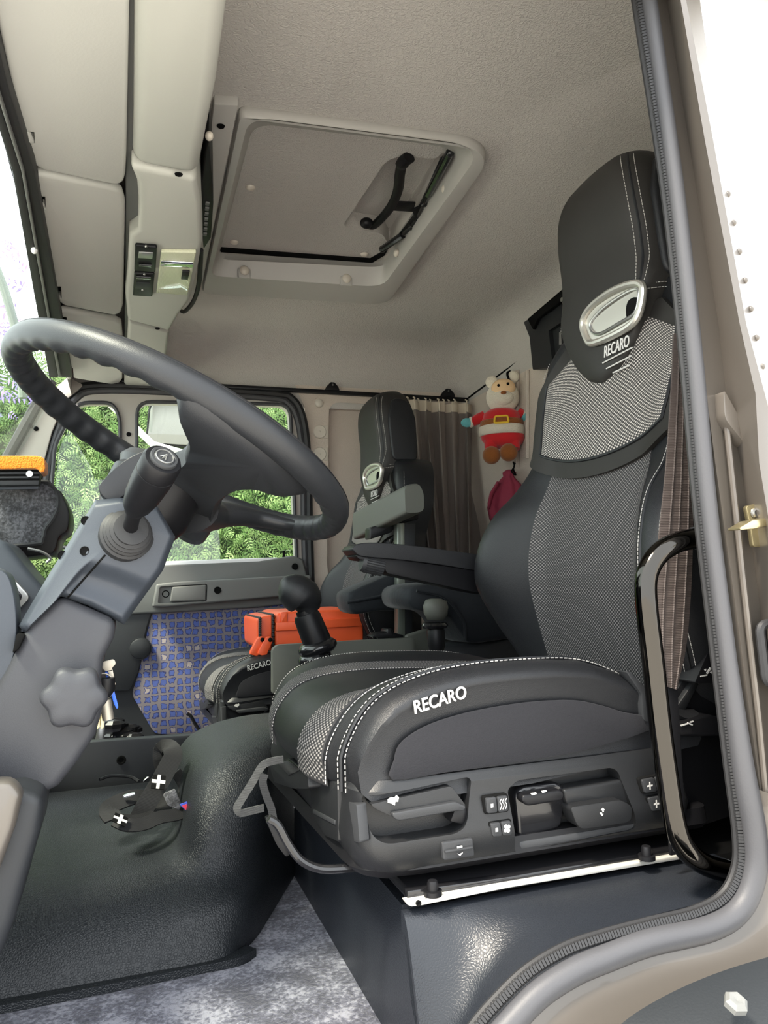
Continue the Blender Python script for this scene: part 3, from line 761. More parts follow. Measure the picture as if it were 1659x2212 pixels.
    # ---- headrest with tongue
    hz = [1.160, 1.162, 1.166, 1.172, 1.178, 1.185, 1.195, 1.21, 1.225]+lin(1.24, 1.48, 22)+[1.491, 1.502, 1.512, 1.522, 1.530, 1.536, 1.540]
    hr = mobj('headrest', *loft([head_ring(z) for z in hz]), M['leather_smooth'], root, 55)
    a1 = []; a2 = []; b1 = []
    for z in lin(1.285, 1.514, 50):
        w = sinterp(HW, z)
        for lst, du in ((a1, .020), (a2, .006)):
            u = -(w-du); lst.append(V((hx(u, z)-.0008, YC+u, z)))
        u = w-.004; b1.append(V((hx(u, z)-.0008, YC+u, z)))
    stitches(a1, 'stitching', hr, M['stitch']); stitches(a2, 'stitching', hr, M['stitch'])
    mobj('piping', *tube([p.lerp(q, .5)+V((.0005, 0, 0)) for p, q in zip(a1, a2)], .0024, 6), M['leather_dark'], hr)
    stitches(b1, 'stitching', hr, M['stitch'], .003, .003, .0005)
    sp_ = [V((hx(-(sinterp(HW, 1.285)-.006), 1.285), YC-sinterp(HW, 1.285)+.006, 1.285)), V((.785, YC-.1262, 1.288)), V((.815, YC-.1262, 1.290))]
    stitches(sp_, 'stitching', hr, M['stitch']); stitches(shift(sp_, (0, 0, -.008)), 'stitching', hr, M['stitch'])
    # side pad of the headrest
    pad = [V((.785, YC-.119, 1.30)), V((.868, YC-.118, 1.30)), V((.868, YC-.112, 1.44)), V((.845, YC-.100, 1.50)), V((.795, YC-.100, 1.503)), V((.775, YC-.113, 1.44))]
    mobj('side_pad', *prism(rnd(pad, .02), (0, -.016, 0), .006, 3), M['leather_dark'], hr)
    # ---- belt pass-through bezel
    xf = .735
    def on(px, py): # photo outline dropped on the face of the tongue
        p = pt(px, py, x=xf)
        for _ in range(4): p = pt(px, py, x=sinterp(HX, p.z)-.005+.010*((p.y-YC)/.12)**2)
        return V((sinterp(HX, p.z)-.005+.010*((p.y-YC)/.12)**2, p.y, p.z))
    ol = [(1259, 706), (1263, 684), (1280, 660), (1315, 633), (1350, 617), (1376, 612), (1388, 620), (1388, 645), (1379, 680), (1362, 703), (1330, 722), (1296, 737), (1276, 741), (1268, 732)]
    oc = cat([on(*p) for p in ol], 5, True)
    bz = mobj('belt_bezel', *tube(oc, .0062, 10, closed=True), M['brushed'], hr)
    mobj('bezel_dish', *prism([p+V((.001, 0, 0)) for p in grow(oc, .97)], (.008, 0, 0)), M['brushed'], bz)
    dish = [(1275, 700), (1300, 668), (1345, 636), (1376, 624), (1379, 645), (1370, 676), (1340, 696), (1290, 722)]
    mobj('bezel_lip', *tube(cat([on(*p)+V((.0005, 0, 0)) for p in dish], 5, True), .0028, 8, closed=True), M['silver'], bz)
    mobj('belt_slot', *prism(cat([on(*p)+V((-.0008, 0, 0)) for p in [(1353, 668), (1358, 650), (1372, 642), (1377, 652), (1369, 676), (1356, 688)]], 5, True), (.003, 0, 0)), M['gap'], bz)
    # embroidery
    c = on(1329, 748); text('RECARO', 'lettering', M['print_white'], hr, c+V((.0025, 0, 0)), (0, -1, 0), (0, 0, 1), .066, .0185, .0012, .22, .008)
    for y0, (ax, ay, bx_, by_) in enumerate(((1298, 784, 1362, 750), (1306, 796, 1360, 768), (1320, 805, 1356, 788))):
        A_ = on(ax, ay); B_ = on(bx_, by_)
        mobj('embroidered_line', *tube([A_.lerp(B_, t)+V((.0035, 0, 0)) for t in (0, .5, 1)], .0012, 6), M['print_white'], hr)
    # ---- cushion
    us = [-.246, -.249, -.250, -.245, -.235, -.222]+lin(-.21, .21, 36)+[.222, .235, .245, .250, .249, .246]
    rings = []
    for i, u in enumerate(us):
        R = cush_ring(max(-.25, min(.25, u)))
        if i == 0 or i == len(us)-1:
            c = V((.45, YC+u, .65)); R = [V((c.x+(p.x-c.x)*.90, p.y, c.z+(p.z-c.z)*.80)) for p in R]
        if i == 1 or i == len(us)-2:
            c = V((.45, YC+u, .65)); R = [V((c.x+(p.x-c.x)*.96, p.y, c.z+(p.z-c.z)*.92)) for p in R]
        rings.append(R)
    cu = mobj('seat_cushion', *loft(rings), M['leather'], root, 55)
    def cpatch(name, ua, ub, k1, m, off=.0018):
        def fn(s, t):
            # t walks the front lip first, then the top
            u = ua(t)+(ub(t)-ua(t))*s
            if t < .15:
                g = t/.15; p = V((.209+cfx(u)-.001, YC+u, .612+.02*g)); q = cpoint(u, 0); p = V((p.x+(q.x-p.x)*g, p.y, p.z+(q.z-p.z)*g))
                return p+V((-off, 0, 0))
            k = ((t-.15)/.85)**1.7*k1; p = cpoint(u, k)
            return p+V((-off*.8*(1-k)**3, 0, off))
        return grid(fn, lin(0, 1, 16), lin(0, 1, 60), name, m, cu, thick=(.004, 0, -.005))
    cpatch('weave_strip', lambda t: -.168+.02*t, lambda t: -.085-.03*t, .93, M['mesh_dark2'])
    cpatch('weave_strip', lambda t: .078+.03*t, lambda t: .150-.02*t, .93, M['mesh_dark2'])
    def cline(u, k1=.92, dz=.0012, ff=None):
        L = []
        for t in lin(0, 1, 70):
            uu = u if ff is None else ff(t)
            if t < .08: q = cpoint(uu, 0); L.append(V((q.x-.002, q.y, .612+(q.z-.612)*t/.08)))
            else: L.append(cpoint(uu, ((t-.08)/.92)**1.7*k1)+V((-.001, 0, dz)))
        return L
    for u in (-.202, -.219): stitches(cline(u), 'stitching', cu, M['stitch'], .0046, .0022, .0007)
    mobj('piping', *tube(cline(-.2105, .92, .0006), .0026, 6), M['leather_dark'], cu)
    stitches(cline(-.175, .8), 'stitching', cu, M['stitch'], .004, .002, .00065)
    stitches(cline(.232), 'stitching', cu, M['stitch'], .003, .002, .0006)
    stitches(cline(.076, .8, ff=lambda t: .074+.03*t), 'stitching', cu, M['stitch'], .003, .002, .0006)
    sd = [(846, 1684), (850, 1640), (858, 1612), (882, 1588), (930, 1562), (1000, 1540), (1080, 1524), (1160, 1514), (1240, 1512), (1300, 1524), (1345, 1538), (1392, 1548), (1398, 1578), (1250, 1622), (1100, 1648), (960, 1668)]
    sp2 = [V((p.x, YC-.2500, p.z)) for p in pts(sd, y=YC-.25)]
    mobj('side_cloth', *prism(cat(sp2, 3, True), (0, -.003, 0), .0015), M['seat_cloth'], cu)
    a = pt(893, 1531, y=YC-.251); b = pt(1006, 1496, y=YC-.251)
    text('RECARO', 'lettering', M['print_white'], cu, (pt(894, 1522, y=YC-.2525)+pt(1006, 1500, y=YC-.2525))/2+V((0, .001, 0)), (b-a), (0, 0, 1), (b-a).length*1.0, .0145, .002, .12, .012)
    return root
M['mesh_dark2'] = weave('mesh_dark2', (.014, .014, .015), (.21, .195, .185), .0072, .0058, -.05)
# ---- seat base with its controls (photo positions on the side plane y = .80)
YB = .80
def make_base(root):
    def ring(z, k=0, f=0): return rnd([V((.236+f+k, YB+k, z)), V((.668-k, YB+k, z)), V((.72-k, 1.32-k, z)), V((.236+f+k, 1.32-k, z))], [.045, .03, .03, .045], 7)
    rings = [ring(.524, .03, .02), ring(.527, .012, .010), ring(.535, .003, .003), ring(.548, -.001, 0), ring(.560, -.003, -.001), ring(.568, -.002, -.003), ring(.600, .003, -.004), ring(.618, .004, -.006), ring(.628, .010, -.004), ring(.630, .03, 0)]
    sh = mobj('base_shell', *loft(rings), M['plastic'], root, 40)
    # front hand-hold pocket and rear lever bay
    cut(sh, prism(rnd(pts([(795, 1732), (1024, 1686), (1030, 1692), (1016, 1790), (990, 1806), (838, 1830), (812, 1815)], y=YB-.01), [.006, .004, .004, .012, .006, .012, .008]), (0, .035, 0)))
    cut(sh, prism(rnd(pts([(1108, 1712), (1130, 1692), (1336, 1664), (1350, 1672), (1388, 1790), (1376, 1800), (1124, 1850)], y=YB-.01), .005), (0, .038, 0)))
    # front cushion-tilt lever
    lv = MB()
    f = pts([(800, 1738), (975, 1698), (1008, 1742), (862, 1762), (846, 1764), (812, 1748)], y=YB+.002)
    lv.add(prism(rnd(f, .004), (0, .022, 0), .003, 3))
    lvo = lv.build('tilt_lever', M['plastic'], root)
    mobj('lever_edge', *prism(rnd(pts([(848, 1757), (985, 1732), (1008, 1742), (1004, 1752), (990, 1752), (862, 1774), (850, 1768)], y=YB-.004), .003), (0, .012, 0), .002, 3), M['plastic_grey'], lvo)
    mobj('lever_stem', *prism(pts([(985, 1742), (1010, 1745), (1020, 1775), (1000, 1782), (972, 1776)], y=YB+.004), (0, .02, 0), .003), M['plastic_black'], lvo)
    def icon(P, y, par, nm='symbol'):
        b = MB()
        for poly in P: b.add(prism(pts(poly, y=y), (0, .0012, 0)))
        return b.build(nm, M['print_white'], par)
    icon([[(838, 1727), (846, 1722), (856, 1723), (853, 1740), (846, 1736), (838, 1734)], [(852, 1724), (857, 1718), (862, 1722), (860, 1732), (853, 1732)]], YB-.0005, lvo)
    # button pairs
    def button(c4, nm, parts):
        q = pts(c4, y=YB-.002); mobj_ = mobj(nm, *prism(rnd(grow(q, 1.12), .004), (0, .010, 0), .001), M['gap'], root)
        n = len(parts)
        for i in range(n):
            a, b, c, d = q; l, r = i/n, (i+1)/n
            cell = [a.lerp(b, l), a.lerp(b, r), d.lerp(c, r), d.lerp(c, l)]
            k = mobj('key', *prism(rnd(shift(grow(cell, .95), (0, -.003, 0)), .003), (0, .008, 0), .0015), M['plastic_grey'], mobj_)
            cc = sum(cell, V((0, 0, 0)))/4+V((0, -.0034, 0)); e = (b-a).normalized(); u = V((0, 0, 1))
            b2 = MB()
            if parts[i] == 'sq': b2.add(prism([cc-e*.0016-u*.002, cc+e*.0016-u*.002, cc+e*.0016+u*.002, cc-e*.0016+u*.002], (0, .001, 0)))
            elif parts[i] == 'heat':
                for o_ in (-.0032, 0, .0032): b2.add(tube(cat([cc+e*(o_+.0012)+u*.006, cc+e*(o_-.0008)+u*.0028, cc+e*(o_+.0012)-u*.001, cc+e*(o_-.0008)-u*.0055], 4), .0005, 5))
            elif parts[i] == 'fan':
                for an in range(4): b2.add(ball(cc+e*.0024*math.cos(an*PI/2+.6)+u*.003*math.sin(an*PI/2+.6), .0023, 8, 6, (1, .2, 1)))
            elif parts[i] == 'plus':
                b2.add(prism([cc-e*.0008-u*.0045, cc+e*.0008-u*.0045, cc+e*.0008+u*.0045, cc-e*.0008+u*.0045], (0, .001, 0)))
                b2.add(prism([cc-e*.0038-u*.0009, cc+e*.0038-u*.0009, cc+e*.0038+u*.0009, cc-e*.0038+u*.0009], (0, .0012, 0)))
            elif parts[i] == 'minus':
                b2.add(prism([cc-e*.006+u*.003, cc+e*.006+u*.003, cc+e*.006+u*.006, cc-e*.006+u*.006], (0, .001, 0)))
                b2.add(prism([cc-e*.005-u*.006, cc-u*.008, cc+e*.005-u*.006, cc-u*.0065], (0, .001, 0)))
            if b2.v: b2.build('symbol', M['print_white'], k) if False else b2.build('symbol', M['print_white'], mobj_)
        return mobj_
    button([(1046, 1722), (1095, 1716), (1097, 1752), (1050, 1758)], 'heat_button', ['sq', 'heat'])
    button([(1056, 1777), (1102, 1770), (1105, 1803), (1062, 1808)], 'fan_button', ['sq', 'fan'])
    button([(1382, 1683), (1440, 1672), (1446, 1705), (1390, 1714)], 'lumbar_button', ['plus', 'none'])
    button([(1396, 1722), (1450, 1712), (1458, 1744), (1406, 1753)], 'lumbar_button', ['plus', 'none'])
    # rocker on the lower edge
    rk = mobj('rocker_switch', *prism(rnd(pts([(954, 1820), (1022, 1810), (1026, 1850), (958, 1860)], y=YB-.006), .003), (0, .012, 0), .003), M['plastic_grey'], root)
    mobj('rocker_ridge', *prism(pts([(962, 1838), (1022, 1828), (1024, 1834), (962, 1844)], y=YB-.009), (0, .006, 0), .001), M['plastic_grey'], rk)
    icon([[(988, 1829), (999, 1827), (999, 1831), (988, 1833)], [(988, 1844), (993, 1846), (1000, 1842), (994, 1849)]], YB-.0092, rk)
    # flap beside the rocker pocket at the front corner
    fl_ = mobj('corner_flap', *prism(rnd(pts([(738, 1748), (748, 1730), (770, 1738), (777, 1822), (757, 1814)], x=.236), .003), (.012, .004, 0), .003), M['plastic_grey'], root)
    # rear levers of the bay
    l1 = mobj('slide_handle', *prism(rnd(pts([(1112, 1716), (1130, 1700), (1205, 1690), (1224, 1706), (1220, 1730), (1214, 1780), (1205, 1790), (1122, 1812)], y=YB+.010), .006), (0, .02, 0), .004, 3), M['gloss_black'], root)
    mobj('handle_face', *prism(rnd(pts([(1130, 1718), (1212, 1706), (1222, 1716), (1216, 1730), (1140, 1742), (1128, 1732)], y=YB-.004), .004), (0, .018, 0), .004, 3), M['plastic_black'], l1)
    icon([[(1146, 1714), (1158, 1712), (1160, 1715), (1150, 1718)], [(1170, 1709), (1180, 1707), (1182, 1710), (1172, 1713)]], YB-.0045, l1)
    l2 = mobj('height_handle', *prism(rnd(pts([(1216, 1706), (1345, 1684), (1352, 1700), (1360, 1738), (1232, 1754), (1226, 1740)], y=YB+.004), .005), (0, .022, 0), .004, 3), M['plastic'], root)
    mobj('handle_face', *prism(rnd(pts([(1232, 1744), (1342, 1728), (1366, 1742), (1364, 1772), (1352, 1778), (1258, 1792), (1246, 1782)], y=YB-.012), .006), (0, .024, 0), .006, 3), M['plastic'], l2)
    icon([[(1298, 1750), (1303, 1745), (1307, 1750), (1304, 1751), (1305, 1754), (1302, 1755), (1301, 1751)], [(1296, 1756), (1300, 1755), (1301, 1758), (1304, 1758), (1301, 1763), (1296, 1758)]], YB-.0125, l2)
    # lower shelf of the bay
    mobj('bay_sill', *prism(pts([(1122, 1818), (1350, 1782), (1392, 1776), (1395, 1800), (1122, 1842)], y=YB+.004), (0, .03, 0), .003), M['plastic_grey'], root)
    # front: adjuster box, webbing guard, spring handle
    ab = mobj('front_switch_box', *prism(rnd(pts([(582, 1652), (624, 1638), (664, 1672), (667, 1704), (636, 1704), (592, 1690)], x=.215), .005), (.05, 0, 0), .004, 3), M['plastic'], root)
    mobj('front_switch', *prism(pts([(598, 1650), (622, 1641), (648, 1664), (622, 1676)], x=.213), (.01, 0, 0), .002), M['gloss_black'], ab)
    mobj('front_fascia', *prism(rnd(pts([(668, 1662), (728, 1690), (730, 1820), (700, 1806), (672, 1760)], x=.230), .004), (.05, 0, 0), .003), M['plastic'], root)
    mobj('fascia_slot', *prism(pts([(676, 1748), (722, 1772), (722, 1782), (676, 1758)], x=.2285), (.01, 0, 0), .001), M['plastic_grey'], root)
    skirt = []
    for k, (z, kx) in enumerate(((.55, .004), (.532, .0), (.524, .008), (.518, .03))):
        skirt.append(rnd([V((.236+kx, .825, z)), V((.30, .803+kx, z)), V((.70, .803+kx, z)), V((.70, 1.31, z)), V((.22+kx, 1.31, z))], [.04, .02, .02, .03, .05], 6))
    mobj('base_skirt', *loft(skirt), M['plastic_black'], root)
    hb_ = cat(pts([(580, 1768), (600, 1782), (622, 1822), (650, 1858), (690, 1876), (740, 1876), (790, 1870)], y=.86), 7)
    mobj('slide_bar', *tube(hb_, .0048, 10), M['gloss_black'], root)
    # recliner side plates behind the cushion
    rp = mobj('recliner_cover', *prism(rnd(pts([(1330, 1640), (1400, 1590), (1418, 1560), (1500, 1430), (1545, 1380), (1600, 1380), (1600, 1760), (1480, 1800), (1330, 1760)], y=.83), .01), (0, .05, 0), .006), M['plastic_black'], root)
    tp = mobj('backrest_lever', *prism(rnd(pts([(1500, 1476), (1542, 1380), (1600, 1384), (1600, 1476)], y=.80), .004), (0, .035, 0), .004), M['plastic_black'], root)
    icon([[(1514, 1460), (1528, 1457), (1528, 1459.5), (1514, 1462.5)], [(1526, 1454), (1534, 1442), (1536.5, 1444), (1529, 1456)], [(1522, 1447), (1526, 1445), (1525, 1450)], [(1534, 1452), (1539, 1450), (1538, 1455)]], .7985, tp)
    tp2 = mobj('shoulder_lever', *prism(rnd(pts([(1450, 1590), (1456, 1566), (1540, 1545), (1580, 1555), (1576, 1590), (1490, 1592)], y=.80), .004), (0, .035, 0), .005), M['gloss_black'], root)
    icon([[(1471, 1566), (1486, 1562), (1486.5, 1564.5), (1472, 1569)], [(1486, 1560), (1497, 1565), (1496, 1567.5), (1485.5, 1563)], [(1491, 1559), (1498, 1557), (1498.5, 1559.5), (1492, 1561.5)]], .7985, tp2)
    mobj('side_fin', *prism(pts([(1440, 1560), (1520, 1440), (1530, 1440), (1470, 1560)], y=.822), (0, .02, 0), .003), M['plastic'], rp)
    # small cover where cushion meets backrest
    mobj('hinge_cover', *prism(rnd(pts([(1352, 1450), (1362, 1452), (1398, 1490), (1402, 1560), (1390, 1556), (1386, 1500)], y=.805), .004), (0, .02, 0), .004), M['plastic_grey'], root)
driver = make_seat('black leather and mesh driver seat nearest the open door')
make_base(driver)
far = copy_tree(driver)
far.location = V(driver.location)+V((.012, 1.29, -.09))
far['label'] = 'far passenger seat in black leather, by the far door, behind the orange case'
# armrest on the inner side of the driver's seat
ar = MB()
def arm_ring(t):
    a = pt(766, 1194, y=1.385); b = pt(1045, 1222, y=1.385)
    return a, b
top = cat(pts([(762, 1184), (772, 1176), (800, 1172), (870, 1176), (950, 1186), (1050, 1200)], y=1.37), 6)
low = cat(pts([(762, 1188), (776, 1200), (800, 1204), (870, 1210), (950, 1220), (1050, 1236)], y=1.37), 6)
mobj('armrest_pad', *prism(top+list(reversed(low)), (0, .075, 0), .007, 4), M['leather'], driver)
mobj('armrest_body', *prism(rnd(pts([(768, 1198), (800, 1204), (870, 1210), (1050, 1236), (1060, 1285), (1020, 1278), (835, 1238), (828, 1216), (775, 1208)], y=1.375), .006), (0, .065, 0), .004, 3), M['plastic_black'], driver)
ka = pt(779, 1214, y=1.39); kb = pt(826, 1224, y=1.39); ax = (kb-ka)
kn = MB(); kn.add(lathe(ka, ax, [(0, 0), (.016, .001), (.0175, .004), (.0175, ax.length)], 24))
for k in range(24):
    s = ax.normalized().orthogonal(); s.rotate(Matrix.Rotation(2*PI*k/24, 3, ax)); s = s.normalized()*.0177
    kn.add(tube([ka+ax.normalized()*.008+s, kb+s], .0011, 5))
kn.build('armrest_knob', M['plastic_grey'], driver)
# ================================================================== overhead: visors, console, hatch
rx = lambda py: interp([(-300, 284), (0, 278), (400, 269), (830, 263)], py)
def vz(px, py): return 1.505+.05*(px-fx(py)-0)/(rx(py)-fx(py))
def vis(L): return [pt(a, b, z=vz(a, b)) for a, b in L]
def visor(poly, hooks, label):
    P = vis(poly); c = sum(P, V((0, 0, 0)))/len(P)
    t = thing('sun_visor', c, label, 'sun visor', 'padded sun visors above the windscreen')
    o = mobj('visor_pad', *prism(P, (0, 0, .018), .007, 4), M['visor'], t, 40)
    for hx_, hy in hooks:
        cut(o, prism([p-V((0, 0, .02)) for p in vis([(hx_-30, hy-15), (hx_+12, hy-13), (hx_+14, hy+14), (hx_-26, hy+12)])], (0, 0, .06)))
        q = vis([(hx_-6, hy-9), (hx_+3, hy+10)])
        mobj('hook', *tube([q[0]+V((0, 0, .012)), q[0]+V((0, 0, .003)), q[0].lerp(q[1], .5)+V((0, 0, 0)), q[1]+V((0, 0, .003)), q[1]+V((0, 0, .012))], .006, 8), M['visor'], t)
    return t
visor([(-62, -240), (284, -240), (279, 20), (273, 330), (271, 378), (266, 394), (254, 400), (236, 398), (92, 369), (76, 360), (66, 344), (60, 322), (28, 200), (-30, -60)], [(62, 297)], 'beige sun visor nearest the door, cut off by the top of the photo')
visor([(80, 377), (100, 378), (246, 408), (263, 417), (270, 440), (268, 560), (266, 660), (261, 676), (246, 682), (138, 661), (122, 650), (110, 604), (76, 440), (68, 392)], [(86, 437), (120, 632)], 'middle beige sun visor, between the nearest and the farthest one')
visor([(130, 673), (144, 673), (248, 692), (262, 699), (266, 740), (264, 820), (255, 832), (240, 831), (160, 818), (146, 806), (134, 740)], [(132, 698), (146, 808)], 'farthest beige sun visor, just above the steering wheel rim')
oc_ = thing('overhead_console', (.07, 1.7, 1.62), 'beige plastic overhead console running across the cab behind the sun visors', 'console')
zc = 1.545
def pz(L, z): return pts(L, z=z)
ccA = mobj('console_rail', *prism(pz([(292, -240), (516, -240), (493, 0), (466, 200), (428, 384), (286, 357), (288, 250)], zc), (0, 0, .21), .022, 4), M['console'], oc_, 40)
bP = pz([(281, 360), (330, 370), (424, 389), (434, 440), (438, 520), (426, 590), (410, 650), (390, 676), (366, 716), (276, 692), (271, 640), (276, 585), (280, 510), (298, 498), (300, 440), (296, 395)], zc-.006)
ccB = mobj('lamp_housing', *prism(bP, (0, 0, .215), .010, 4), M['console'], oc_, 40)
mobj('console_rail', *prism(pz([(277, 695), (366, 719), (355, 800), (350, 840), (268, 832), (274, 760)], zc), (0, 0, .21), .010, 4), M['console'], oc_, 40)
mobj('console_back', *box((.020, 1.72, 1.66), (.03, 2.1, .18), .004), M['trim_grey'], oc_)
for px, py in ((386, 376), (340, 709)): mobj('screw_hole', *lathe(pt(px, py, z=zc-.007), (0, 0, -1), [(0, 0), (.007, 0), (.006, .002), (.004, .0005), (0, .0005)], 14), M['gap'], oc_)
zb = zc-.0065
def dn_prism(L, d, b=.002, z=zb, r=.004): return prism(rnd([p for p in pz(L, z)], r), (0, 0, -d), b)
lamp = mobj('lamp_lens', *dn_prism([(348, 537), (424, 538), (405, 632), (338, 626)], .008, .003), M['lamp_lens'], oc_)
mobj('lamp_bar', *prism(pz([(348, 562), (418, 566), (416, 577), (346, 573)], zb-.008), (0, 0, -.002), .0008), M['chrome'], lamp)
mobj('lamp_switch', *prism(pz([(394, 582), (410, 583), (406, 601), (391, 600)], zb-.008), (0, 0, -.004), .001), M['plastic_black'], lamp)
for L, win, lev in (([(292, 523), (339, 527), (336, 581), (290, 578)], [(300, 543), (331, 545), (329, 558), (298, 556)], [(300, 568), (328, 570), (328, 574), (300, 572)]),
                    ([(290, 583), (334, 585), (329, 634), (287, 632)], [(294, 608), (324, 610), (322, 624), (292, 622)], [(294, 594), (326, 596), (326, 601), (294, 599)])):
    sw_ = mobj('reading_lamp', *dn_prism(L, .008, .003), M['plastic_black'], oc_)
    mobj('lamp_window', *prism(pz(win, zb-.008), (0, 0, -.0015), .0005), M['silver'] if L[0][1] < 560 else M['trim_dark'], sw_)
    mobj('lamp_slider', *prism(pz(lev, zb-.008), (0, 0, -.004), .001), M['gloss_black'], sw_)
    for k in (0, 2):
        p = pz([((L[0][0]+L[1][0])/2, L[0][1]+9), (0, 0), ((L[2][0]+L[3][0])/2, L[2][1]-8)], zb-.008)[k]
        mobj('screw', *ball(p, .003, 10, 6), M['silver'], sw_)
# radio set into the rear edge of the console
rd = mobj('radio', *prism(pz([(452, 300), (460, 400), (461, 440), (456, 515), (440, 540), (434, 470), (430, 430)], 1.60), (.0, 0, .10), .003), M['plastic_black'], oc_)
for k in range(7):
    p = pt(448-k*.9, 440+k*11, z=1.598); mobj('radio_key', *box(p, (.008, .012, .004), .001), M['trim_grey'], rd)
mobj('radio_lead', *tube(cat([pt(434, 540, z=1.60), pt(430, 610, z=1.60), pt(418, 650, z=1.62), pt(400, 672, z=1.66), pt(392, 672, z=1.70)], 6), .006, 8), M['rubber'], oc_)
mobj('console_cap', *ball(pt(452, 294, z=1.59), .007, 12, 8, (1, 1.4, 1)), M['button_cap'], oc_)
# ---- roof hatch
hx_c = sum(hq, V((0, 0, 0)))/4
ht = thing('roof_hatch', (hx_c.x, hx_c.y, 1.74), 'square beige roof hatch with black handle and gas struts in the ceiling', 'hatch')
zl = 1.728
O = rnd(pz([(517, 228), (1076, 303), (836, 647), (436, 622)], zl+.02), [.018, .10, .07, .03], 9)
cO = sum(O, V((0, 0, 0)))/len(O)
I0 = rnd(pz([(538, 253), (1046, 318), (826, 620), (455, 596)], zl), [.05, .085, .06, .04], 9)
I1 = rnd(pz([(545, 262), (1000, 322), (830, 578), (468, 560)], 1.775), [.05, .07, .05, .04], 9)
I2 = rnd(pz([(548, 266), (992, 318), (828, 568), (474, 548)], 1.80), [.05, .06, .05, .035], 9)
def lp_(A, k, z): return [V((cO.x+(p.x-cO.x)*k, cO.y+(p.y-cO.y)*k, z)) for p in A]
hf = mobj('hatch_frame', *loft([lp_(O, .99, 1.755), lp_(O, 1.0, 1.748), lp_(O, 1.0, zl+.008), lp_(O, .992, zl+.001), lp_(O, .984, zl), lp_(I0, 1.004, zl), I0, lp_(I0, .985, zl+.010), I1, I2, lp_(I2, 1.0, 1.82)], caps=False), M['hatch'], ht, 45)
pn = mobj('hatch_panel', *prism(lp_(I2, 1.03, 1.800), (0, 0, .08)), M['headliner'], ht)
pk = rnd(pz([(842, 344), (942, 352), (956, 338), (978, 340), (842, 540), (826, 512), (738, 499)], 1.79), [.05, .01, .01, .01, .02, .02, .035], 6)
cut(pn, prism(pk, (0, 0, .060), .006, 3))
mobj('seal_gap', *prism([p+V((0, 0, 0)) for p in pz([(473, 536), (600, 546), (800, 560), (826, 545), (838, 528), (843, 530), (831, 552), (804, 568), (600, 554), (476, 545)], 1.796)], (0, 0, .01)), M['gap'], ht)
for px, py in ((541, 405), (506, 523), (787, 549)):
    mobj('fixing_button', *ball(pt(px, py, z=1.799), .012, 16, 8, (1, 1, .55)), M['button_cap'], ht)
for px, py in ((964, 404), (859, 544)):
    mobj('fixing_button', *ball(pt(px, py, z=1.762)+V((-.004, 0, -.004)), .013, 16, 8, (.6, 1, .8)), M['button_cap'], ht)
for px, py in ((527, 587), (747, 604)):
    p = pt(px, py, z=1.742)+V((0, -.006, 0))
    mobj('fixing_button', *ball(p+V((0, -.004, 0)), .014, 16, 8, (1, .6, 1)), M['button_cap'], ht)
    mobj('button_seat', *box(p+V((0, .004, -.006)), (.036, .012, .03), .004), M['hatch'], ht)
hp = cat(pz([(884, 340), (870, 352), (864, 375), (860, 410), (848, 440), (830, 465), (806, 488), (795, 484)], 1.790), 6)
hd = mobj('hatch_handle', *tube(hp, [.016 if i < 8 else .0125 for i in range(len(hp))], 10, sq=.7), M['plastic_black'], ht)
mobj('handle_knob', *ball(pt(792, 482, z=1.786), .018, 14, 10, (1, .9, .8)), M['plastic_black'], hd)
mobj('handle_bracket', *prism(pz([(848, 438), (898, 440), (892, 458), (842, 455)], 1.785), (0, 0, .006), .001), M['plastic_black'], hd)
mobj('hinge_bar', *tube(pz([(984, 318), (955, 345), (905, 455), (868, 505), (826, 540)], 1.788), .006, 8), M['plastic_black'], ht)
for a, b, c, d in (((972, 330), (925, 420), (916, 440), (905, 466)), ((826, 538), (870, 508), (888, 490), (908, 466))):
    s = MB(); s.add(tube([pt(*a, z=1.775), pt(*b, z=1.775)], .0095, 10)); s.add(tube([pt(*b, z=1.775), pt(*c, z=1.775), pt(*d, z=1.775)], .0055, 8)); s.add(ball(pt(*c, z=1.775), .009)); s.add(ball(pt(*a, z=1.775), .010))
    s.build('gas_strut', M['gloss_black'], ht)
mobj('strut_bracket', *prism(pz([(890, 455), (912, 445), (920, 475), (900, 482)], 1.78), (0, 0, .006), .001), M['plastic_black'], ht)
tsp = mobj('hatch_side_trim', *prism(pz([(462, 226), (515, 228), (437, 612), (428, 625), (412, 640)], zl+.004), (0, 0, .024), .003), M['hatch'], ht)
mobj('screw_hole', *lathe(pt(477, 272, z=zl+.003), (0, 0, -1), [(0, 0), (.008, 0), (.007, .002), (.004, .0005), (0, .0005)], 14), M['gap'], tsp)
